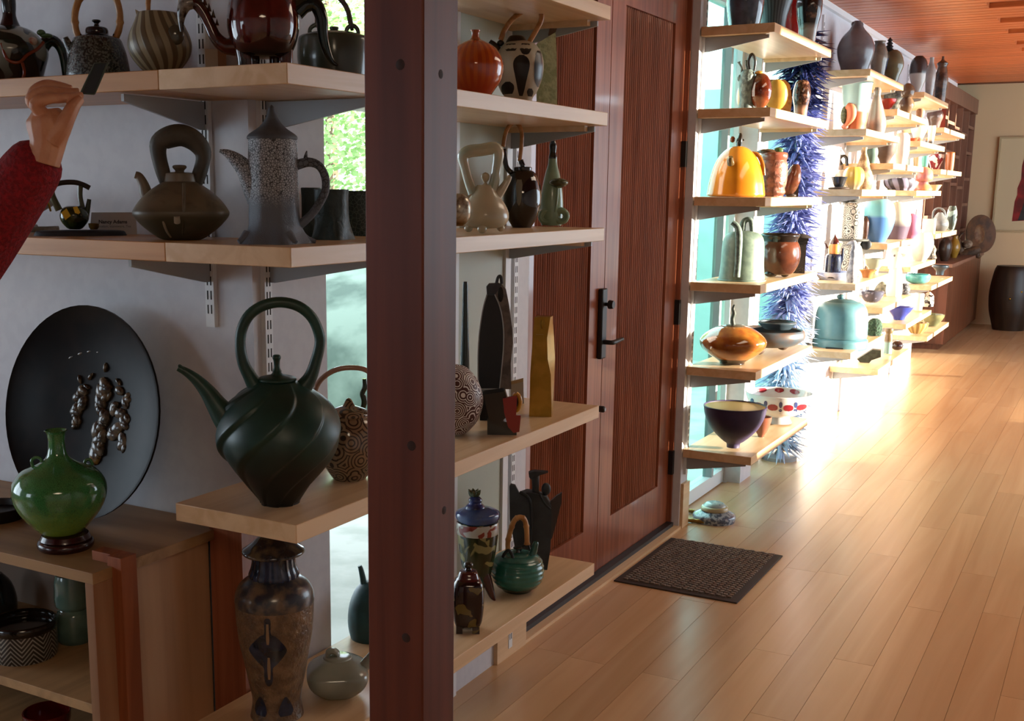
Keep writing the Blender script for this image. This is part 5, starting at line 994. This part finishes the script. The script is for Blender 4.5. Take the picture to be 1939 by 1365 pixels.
# ------------------------------------------------------------------ back of the room
bc = empty('brown_bookcase', (-.30, 12.2, 0), 0, 'tall brown wooden bookcase with square cubby holes over a base cabinet', 'bookcase')
def bp(n, a, m): return obj(n, box(a[0]+.30, a[1]+.30, a[2]-12.2, a[3]-12.2, a[4], a[5]), m, bc, smooth=0)
bp('base', (-.60, .19, 12.2, 14.98, .06, .82), brown_cab); bp('plinth', (-.60, .14, 12.25, 14.98, 0, .06), brown_cab); bp('counter', (-.60, .22, 12.17, 14.98, .82, .855), brown_edge)
bp('back_panel', (-.60, -.58, 11.55, 14.98, .855, 2.56), brown_cab); bp('header', (-.3, .02, 11.55, 14.98, 2.44, 2.60), brown_edge)
for i in range(7): yy = 11.6+i*.558; bp('upright', (-.3, .0, yy, yy+.035, 1.02 if i < 2 else .98, 2.44), brown_edge)
for i in range(6):
    for j in range(5):
        if rr.random() < .9: zz = 1.0+.29*j+.10*((i*3) % 4)/3; yy = 11.635+i*.558; bp('cubby_shelf', (-.3, -.005, yy, yy+.52, zz, zz+.032), brown_edge)
for i, (px, x, z, h, lab) in enumerate(((1812, -.1, 1.92, '8a6a3c', 'small gold pot in a bookcase cubby'), (1805, -.1, 1.68, '7a6a5c', 'small grey brown pot in a bookcase cubby'))):
    pass
V('brown_charger', 'big round brown ceramic charger standing on the bookcase counter', 'plate', 1856, .855, [(3, 408), (8, 412)], brown_edge, x=.02) if 0 else None
ch = Fr(1851, .855, y=14.5); cho = empty('brown_charger', tuple(ch.o), 0, 'big round brown ceramic charger standing upright on the bookcase counter', 'plate')
Rr = 36*ch.k; Mz = Matrix.Translation((0, 0, Rr+.004)) @ Matrix.Rotation(math.radians(50), 4, 'Z') @ Matrix.Rotation(math.radians(84), 4, 'X')
obj('dish', move(lathe([(0, -.01), (Rr*.6, -.008), (Rr, .02), (Rr, .028), (Rr*.6, .004), (0, .004)], 32), Mz), MT('brown_charger', '5c3a20', kind='noise', c2='3c2614', s=10), cho)
obj('relief', move(ball(0, 0, 0, Rr*.35, Rr*.5, .02, 12, 6), Mz @ Matrix.Translation((0, 0, .004))), MT('charger_relief', '5e3a20', kind='noise', c2='7a5a3c', s=20), cho)
for nm, lab, px, prof, mt_ in (('gold_pear_vase', 'yellow gold pear shaped vase on the counter below the last shelf', 1806, [(5, 446), (5, 452), (9, 462), (10, 472), (6, 484), (5, None)], GL('yellow_gold', '9a762c', r=.2)),
                       ('dark_disc_vase', 'dark brown flat round vase on the counter left of the gold vase', 1788, [(4, 450), (10, 458), (12, 470), (9, 486), (6, None)], GL('dark_disc', '3a2c24', r=.3))):
    V(nm, lab, 'vase', px, .855, prof, mt_, x=.08)
hb = MT('horse_body', '6a5038', kind='noise', c2='3c2c20', s=14)
T('beast_sculpture', 'brown and white horned beast sculpture crouching in front of the round charger', 'sculpture', 1832, .855, [
  ('body', 't', [(1818, 482, 8), (1832, 480, 10), (1848, 474, 9), (1856, 470, 5)], hb), ('leg', 't', [(1816, 480, 5), (1816, 490, 4), (1818, None, 4)], hb), ('leg', 't', [(1850, 476, 5), (1852, 486, 4), (1854, None, 4)], hb), ('leg', 't', [(1828, 480, 5, 6), (1828, None, 4, 6)], hb),
  ('neck', 't', [(1820, 478, 8), (1817, 466, 7), (1812, 456, 7), (1806, 450, 5)], hb), ('face', 'E', (1832, 462, 9, 8), MT('beast_white', '9a8a76', kind='noise', c2='6a5846', s=30), {'dy': -6}), ('horn', 't', [(1814, 452, 3), (1820, 444, 2), (1826, 440, 1)], hb)], x=.13)
V('barrel_stool', 'dark brown barrel shaped garden stool standing on the floor by the far wall', 'stool', 1909, 0, [(29, 505), (33, 515), (38, 545), (39, 565), (37, 590), (32, 610), (28, None)], M('barrel_dark', H('2e2015'), .4, 'wood', H('22170f'), 14, ax='z'), x=0.52+.05, seg=32, yb=626, rb=20, extra=[('nail', 'E', (1912, 568, 2, 2, 2), gold, {'dy': -39}), ('nail', 'E', (1934, 555, 2, 2, 2), gold, {'dy': -34})])
ar = empty('framed_print', (.28, 14.985, 1.10), 0, 'large pale framed print with a torn red and dark shape, on the far wall', 'picture')
obj('mat_board', box(.02, 1.1, -.012, 0, .02, 1.06), M('mat_board', H('c9b996'), .6), ar, smooth=0)
fm = M('pale_frame', H('b3a07c'), .5)
for a in ((0, 1.12, 0, .02), (0, 1.12, 1.06, 1.08), ): obj('frame_rail', box(a[0], a[1], -.03, 0, a[2], a[3]), fm, ar, smooth=0)
for a in ((0, .02), (1.10, 1.12)): obj('frame_rail', box(a[0], a[1], -.03, 0, .02, 1.06), fm, ar, smooth=0)
obj('red_shape', prism([(.27, .98), (.85, .99), (.86, .6), (.9, .2), (.5, .14), (.21, .12), (.22, .35), (.24, .42), (.235, .5), (.265, .6), (.262, .75), (.28, .86)], -.015, -.012), M('red_shape', H('8a1f1f'), .6, 'noise', H('5a1818'), 8), ar, smooth=0)
obj('dark_shape', prism([(.35, .5), (.7, .55), (.72, .2), (.4, .14), (.27, .13), (.31, .3)], -.017, -.015), M('dark_shape', H('2c2f30'), .6, 'noise', H('1c1e1f'), 8), ar, smooth=0)
# ------------------------------------------------------------------ blue glass spire in the recess between the first and second bays
sp = empty('glass_spire', (.03, 6.62, 0), 0, 'tall column of spiky blue glass, navy on top, bright glare coloured pale below', 'sculpture')
def spire(z0, z1, n, seed):
    r = random.Random(seed); v = []; f = []
    for i in range(n):
        z = z0+(z1-z0)*(i+r.random())/n; a = r.random()*2*math.pi; L_ = r.uniform(.11, .19); el = r.uniform(-.55, .25); w = r.uniform(.008, .016)
        d = Vector((math.cos(a)*math.cos(el), math.sin(a)*math.cos(el), math.sin(el))); s = Vector((-math.sin(a), math.cos(a), 0)); u = d.cross(s)
        p0 = Vector((0, 0, z))+d*.015; m_ = p0+d*L_*.45+Vector((0, 0, .01)); t = p0+d*L_+Vector((0, 0, -.012)); o = len(v)
        for p, q in ((p0, .5), (m_, 1)):
            v += [tuple(p+s*w*q), tuple(p+u*w*.5*q), tuple(p-s*w*q), tuple(p-u*w*.5*q)]
        v.append(tuple(t))
        for k in range(4):
            j = (k+1) % 4; f += [(o+k, o+j, o+4+j, o+4+k), (o+4+k, o+4+j, o+8)]
    return v, f
for z0, z1, n, h1, h2 in ((1.98, 2.36, 420, '23284e', '363e70'), (1.25, 1.98, 800, '868ec2', '6c76b2'), (.85, 1.25, 420, 'a2aad4', '7f8ac4'), (.06, .85, 800, 'c4d8ea', 'a8c0e4')):  # paler towards the bottom: bright reflections put into the spike colour
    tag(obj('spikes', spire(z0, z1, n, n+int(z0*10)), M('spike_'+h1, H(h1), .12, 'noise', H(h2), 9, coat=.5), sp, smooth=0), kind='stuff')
obj('pole', tube([(0, 0, .02), (0, 0, 2.33)], [.015, .015], 10, 1), steel, sp); obj('base_disc', lathe([(.10, 0), (.10, .02), (.03, .03), (.02, .05)], 24), steel, sp)
# ------------------------------------------------------------------ outside
og = struct('ground', box(-30, -.15, 2.14, 40, -.12, -.06), M('patio', H('b9bdb2'), .8, 'noise', H('a3a89c'), 4))
struct('garden_wall', box(-2.4, -.4, 10.6, 10.8, -.06, 2.45), M('garden_wall', H('a9bfb8'), .8, 'noise', H('98b0a8'), 2))
gm = empty('grassy_mound', (-4.0, 8.4, -.06), 0, 'grey green overgrown mound outside the near window', 'mound')
obj('slope', [([(x, y, max(z, 0)) for x, y, z in ball(0, 0, 0, 2.7, 1.7, 1.0, 32, 16)[0]], ball(0, 0, 0, 2.7, 1.7, 1.0, 32, 16)[1])], M('mound', H('6f7f70'), .9, 'noise', H('46564a'), 2.5, bump=.6), gm)
def tree(x, y, h, seed, label, hexes):
    r = random.Random(seed); t = empty('garden_tree', (x, y, -.06), 0, label, 'tree')
    bark_ = M('tree_bark', H('5a4a3c'), .9)
    obj('trunk', tube([(0, 0, 0), (.1, 0, h*.3), (-.05, .1, h*.6), (0, 0, h*.8)], [.13, .10, .07, .03], 8), bark_, t)
    v = []; f = []
    for i in range(7000):
        while 1:
            p = Vector((r.uniform(-1, 1), r.uniform(-1, 1), r.uniform(-1, 1)))
            if .35 < p.length < 1: break
        p = Vector((p.x*1.8, p.y*1.8, p.z*h*.42+h*.6)); a = Vector((r.gauss(0, 1), r.gauss(0, 1), r.gauss(0, .6))).normalized()*.09; b = a.orthogonal().normalized()*.035
        o = len(v); v += [tuple(p), tuple(p+a*.5+b), tuple(p+a), tuple(p+a*.5-b)]; f.append((o, o+1, o+2, o+3))
    tag(obj('leaves', (v, f), M('leaves_'+hexes, H(hexes), .6), t, smooth=0), kind='stuff')
tree(-6.6, 12.2, 5.2, 1, 'bright green leafy tree outside, seen through the near window', '8fb06a')
tree(-9.5, 15.2, 6.6, 2, 'taller tree farther out behind the mound', '9ab87c')
# ------------------------------------------------------------------ person photographing, at the left edge
def skin_mesh(name, joints, bones, rad, mat, parent, sub=2):
    me = bpy.data.meshes.new(name); me.from_pydata([tuple(j) for j in joints], bones, []); me.update()
    o = bpy.data.objects.new(name, me); COL.objects.link(o)
    s = o.modifiers.new('skin', 'SKIN'); s.use_smooth_shade = True
    for i, r in enumerate(rad): me.skin_vertices[0].data[i].radius = (r if isinstance(r, tuple) else (r, r))
    me.skin_vertices[0].data[0].use_root = True
    b = o.modifiers.new('sub', 'SUBSURF'); b.levels = sub; b.render_levels = sub
    dg = bpy.context.evaluated_depsgraph_get(); dg.update()
    m2 = bpy.data.meshes.new_from_object(o.evaluated_get(dg)); bpy.data.objects.remove(o)
    m2.polygons.foreach_set('use_smooth', [True]*len(m2.polygons)); m2.materials.append(mat)
    o = bpy.data.objects.new(name, m2); COL.objects.link(o); o.parent = parent; return o
HY = 1.33                                               # depth plane of the raised hand
fh = Fr(100, 1.6, y=HY); HO = fh.o
def hp(px, py, dy=0.):                                  # point of the hand traced at its real depth (dy metres away from the camera)
    x, d, z = fh.raw(px, py, dy); return HO+fh.rt*x+fh.aw*d+np.array([0, 0, z])
PB = np.array([-.22, .98, 0])                           # feet centre
pe2 = empty('person', tuple(PB), 0, 'person in a fuzzy red sweater raising a phone, only arm and hand in view', 'person')
skin = M('skin', H('c08a68'), .5, 'noise', H('b57c5c'), 40, bump=.1)
red_k = M('red_knit', H('8a141c'), .95, 'noise', H('6e0e16'), 160, bump=.6)
jeans = M('dark_trousers', H('23262e'), .9); hair = M('brown_hair', H('3a2a20'), .6)
q = lambda *a: np.array(a, float)
wr = hp(92, 272, .0)
shR = q(-.10, 1.02, 1.40); elR = q(-.11, 1.27, 1.30)
J = [q(-.22, .98, .95), q(-.22, .98, 1.15), q(-.22, .98, 1.32), q(-.22, .985, 1.42), q(-.22, .99, 1.50), q(-.22, 1.0, 1.60), q(-.22, 1.01, 1.70),
     shR, elR, wr, hp(98, 250, .004), q(-.38, .95, 1.38), q(-.42, 1.06, 1.14), q(-.16, 1.24, 1.23), q(-.06, 1.30, 1.26),
     q(-.15, .98, .88), q(-.14, .98, .50), q(-.14, .97, .10), q(-.14, 1.10, .05), q(-.29, .98, .88), q(-.30, .98, .50), q(-.30, .97, .10), q(-.30, 1.10, .05)]
Bn = [(0, 1), (1, 2), (2, 3), (3, 4), (4, 5), (5, 6), (2, 7), (7, 8), (8, 9), (9, 10), (2, 11), (11, 12), (12, 13), (13, 14), (0, 15), (15, 16), (16, 17), (17, 18), (0, 19), (19, 20), (20, 21), (21, 22)]
Rd = [.14, .13, .14, .08, .055, .085, .07, .065, .048, .024, .018, .065, .045, .032, .03, .09, .06, .045, .03, .09, .06, .045, .03]
skin_mesh('body', [j-PB for j in J], Bn, Rd, skin, pe2, 2)
# palm and five fingers: knuckles at the left, fingers running right to the phone corner
def chain(pts, rad): return tube([tuple(np.array(p)-PB) for p in pts], rad, 12, 5)
hand = [chain([hp(82, 310), hp(88, 285), hp(91, 268), hp(92, 245), hp(90, 225), hp(86, 208)], [.026, .027, .029, .034, .033, .022]),
        chain([hp(92, 292, .004), hp(102, 258, .010), hp(108, 232, .012), hp(104, 212, .012)], [.016, .022, .024, .018])]
# index, middle, ring and little finger: knuckle, two joints, tip (pixels, metres behind the palm plane)
fing = [[hp(80, 214, -.018), hp(68, 197, -.024), hp(92, 187, -.026), hp(126, 185, -.014), hp(156, 180, -.004)],
        [hp(76, 208, .004), hp(60, 188, .002), hp(82, 173, .002), hp(118, 176, .010), hp(150, 173, .012)],
        [hp(76, 204, .027), hp(63, 179, .028), hp(84, 161, .030), hp(112, 163, .034), hp(136, 168, .032)],
        [hp(80, 202, .048), hp(71, 180, .052), hp(88, 166, .054), hp(108, 170, .054), hp(122, 176, .052)]]
FR_ = [[.0108, .0108, .0088, .0078, .0056], [.0112, .0108, .009, .008, .0058], [.0106, .0102, .0086, .0076, .0054], [.010, .0095, .008, .007, .005]]
for P_, R_ in zip(fing, FR_): hand.append(chain(P_, R_))
hand.append(chain([hp(100, 262, -.014), hp(116, 244, -.024), hp(128, 222, -.026), hp(140, 200, -.018), hp(153, 187, -.010)], [.019, .0155, .0125, .0105, .007]))
hm = obj('hand', hand, skin, pe2, smooth=60)
rm = hm.modifiers.new('blend', 'REMESH'); rm.mode = 'VOXEL'; rm.voxel_size = .0013; rm.use_smooth_shade = True
sm_ = hm.modifiers.new('smooth', 'SMOOTH'); sm_.factor = .5; sm_.iterations = 2
skin_mesh('sweater', [j-PB for j in (J[0]+q(0, 0, -.02), J[1], J[2], J[3]+q(0, 0, .02), shR, elR, elR+(wr-elR)*.82, elR+(wr-elR)*.99, J[11], J[12], q(-.035, 1.315, 1.272))], [(0, 1), (1, 2), (2, 3), (2, 4), (4, 5), (5, 6), (6, 7), (2, 8), (8, 9), (9, 10)], [.165, .155, .16, .075, .085, .068, .054, .046, .085, .062, .052], red_k, pe2, 2)
skin_mesh('trousers', [j-PB for j in (J[0], J[15], J[16], J[17]+q(0, 0, .02), J[19], J[20], J[21]+q(0, 0, .02))], [(0, 1), (1, 2), (2, 3), (0, 4), (4, 5), (5, 6)], [.155, .11, .078, .062, .11, .078, .062], jeans, pe2, 2)
for x in (-.14, -.30): obj('shoe', ball(x-PB[0], 1.04-PB[1], .045, .05, .13, .045), iron, pe2)
hd_ = [move(ball(0, 0, 0, .082, .10, .115, 18, 12), Matrix.Translation((0, .03, 1.665)))]
obj('hair', [move(ball(0, 0, 0, .094, .105, .12, 18, 12), Matrix.Translation((0, -.0, 1.69)))], hair, pe2)
hdo = obj('head', hd_+[ball(0, .132, 1.645, .014, .016, .022), ball(.084, .03, 1.65, .012, .02, .03), ball(-.084, .03, 1.65, .012, .02, .03)], skin, pe2)
for s_ in (-1, 1): obj('eye', ball(.032*s_, .115, 1.675, .012, .01, .008), M('eye_white', H('cfc8c0'), .3), hdo)
obj('mouth', ball(0, .122, 1.605, .022, .008, .006), M('lips', H('8a4a40'), .5), hdo)
# phone held between thumb and fingers
ph = empty('phone', tuple(hp(172, 152)), 0, 'dark phone with green edged case held up in the raised hand', 'phone')
def hq(px, py, dy): return hp(px, py, dy)-hp(172, 152)
PT = [(150, 178), (180, 180), (207, 117), (178, 119)]
v = [tuple(hq(a, b, -.004)) for a, b in PT]+[tuple(hq(a, b, .004)) for a, b in PT]
fcs = [(0, 1, 2, 3), (7, 6, 5, 4), (1, 0, 4, 5), (2, 1, 5, 6), (3, 2, 6, 7), (0, 3, 7, 4)]
obj('case', (v, fcs), M('phone_case', H('2c3a2a'), .35), ph, smooth=0, bevel=.002)
PI_ = [(155, 176), (178, 177.5), (202, 119.5), (179.5, 121)]
v = [tuple(hq(a, b, -.0055)) for a, b in PI_]+[tuple(hq(a, b, -.0035)) for a, b in PI_]
obj('screen', (v, fcs), M('phone_screen', H('101312'), .08), ph, smooth=0)
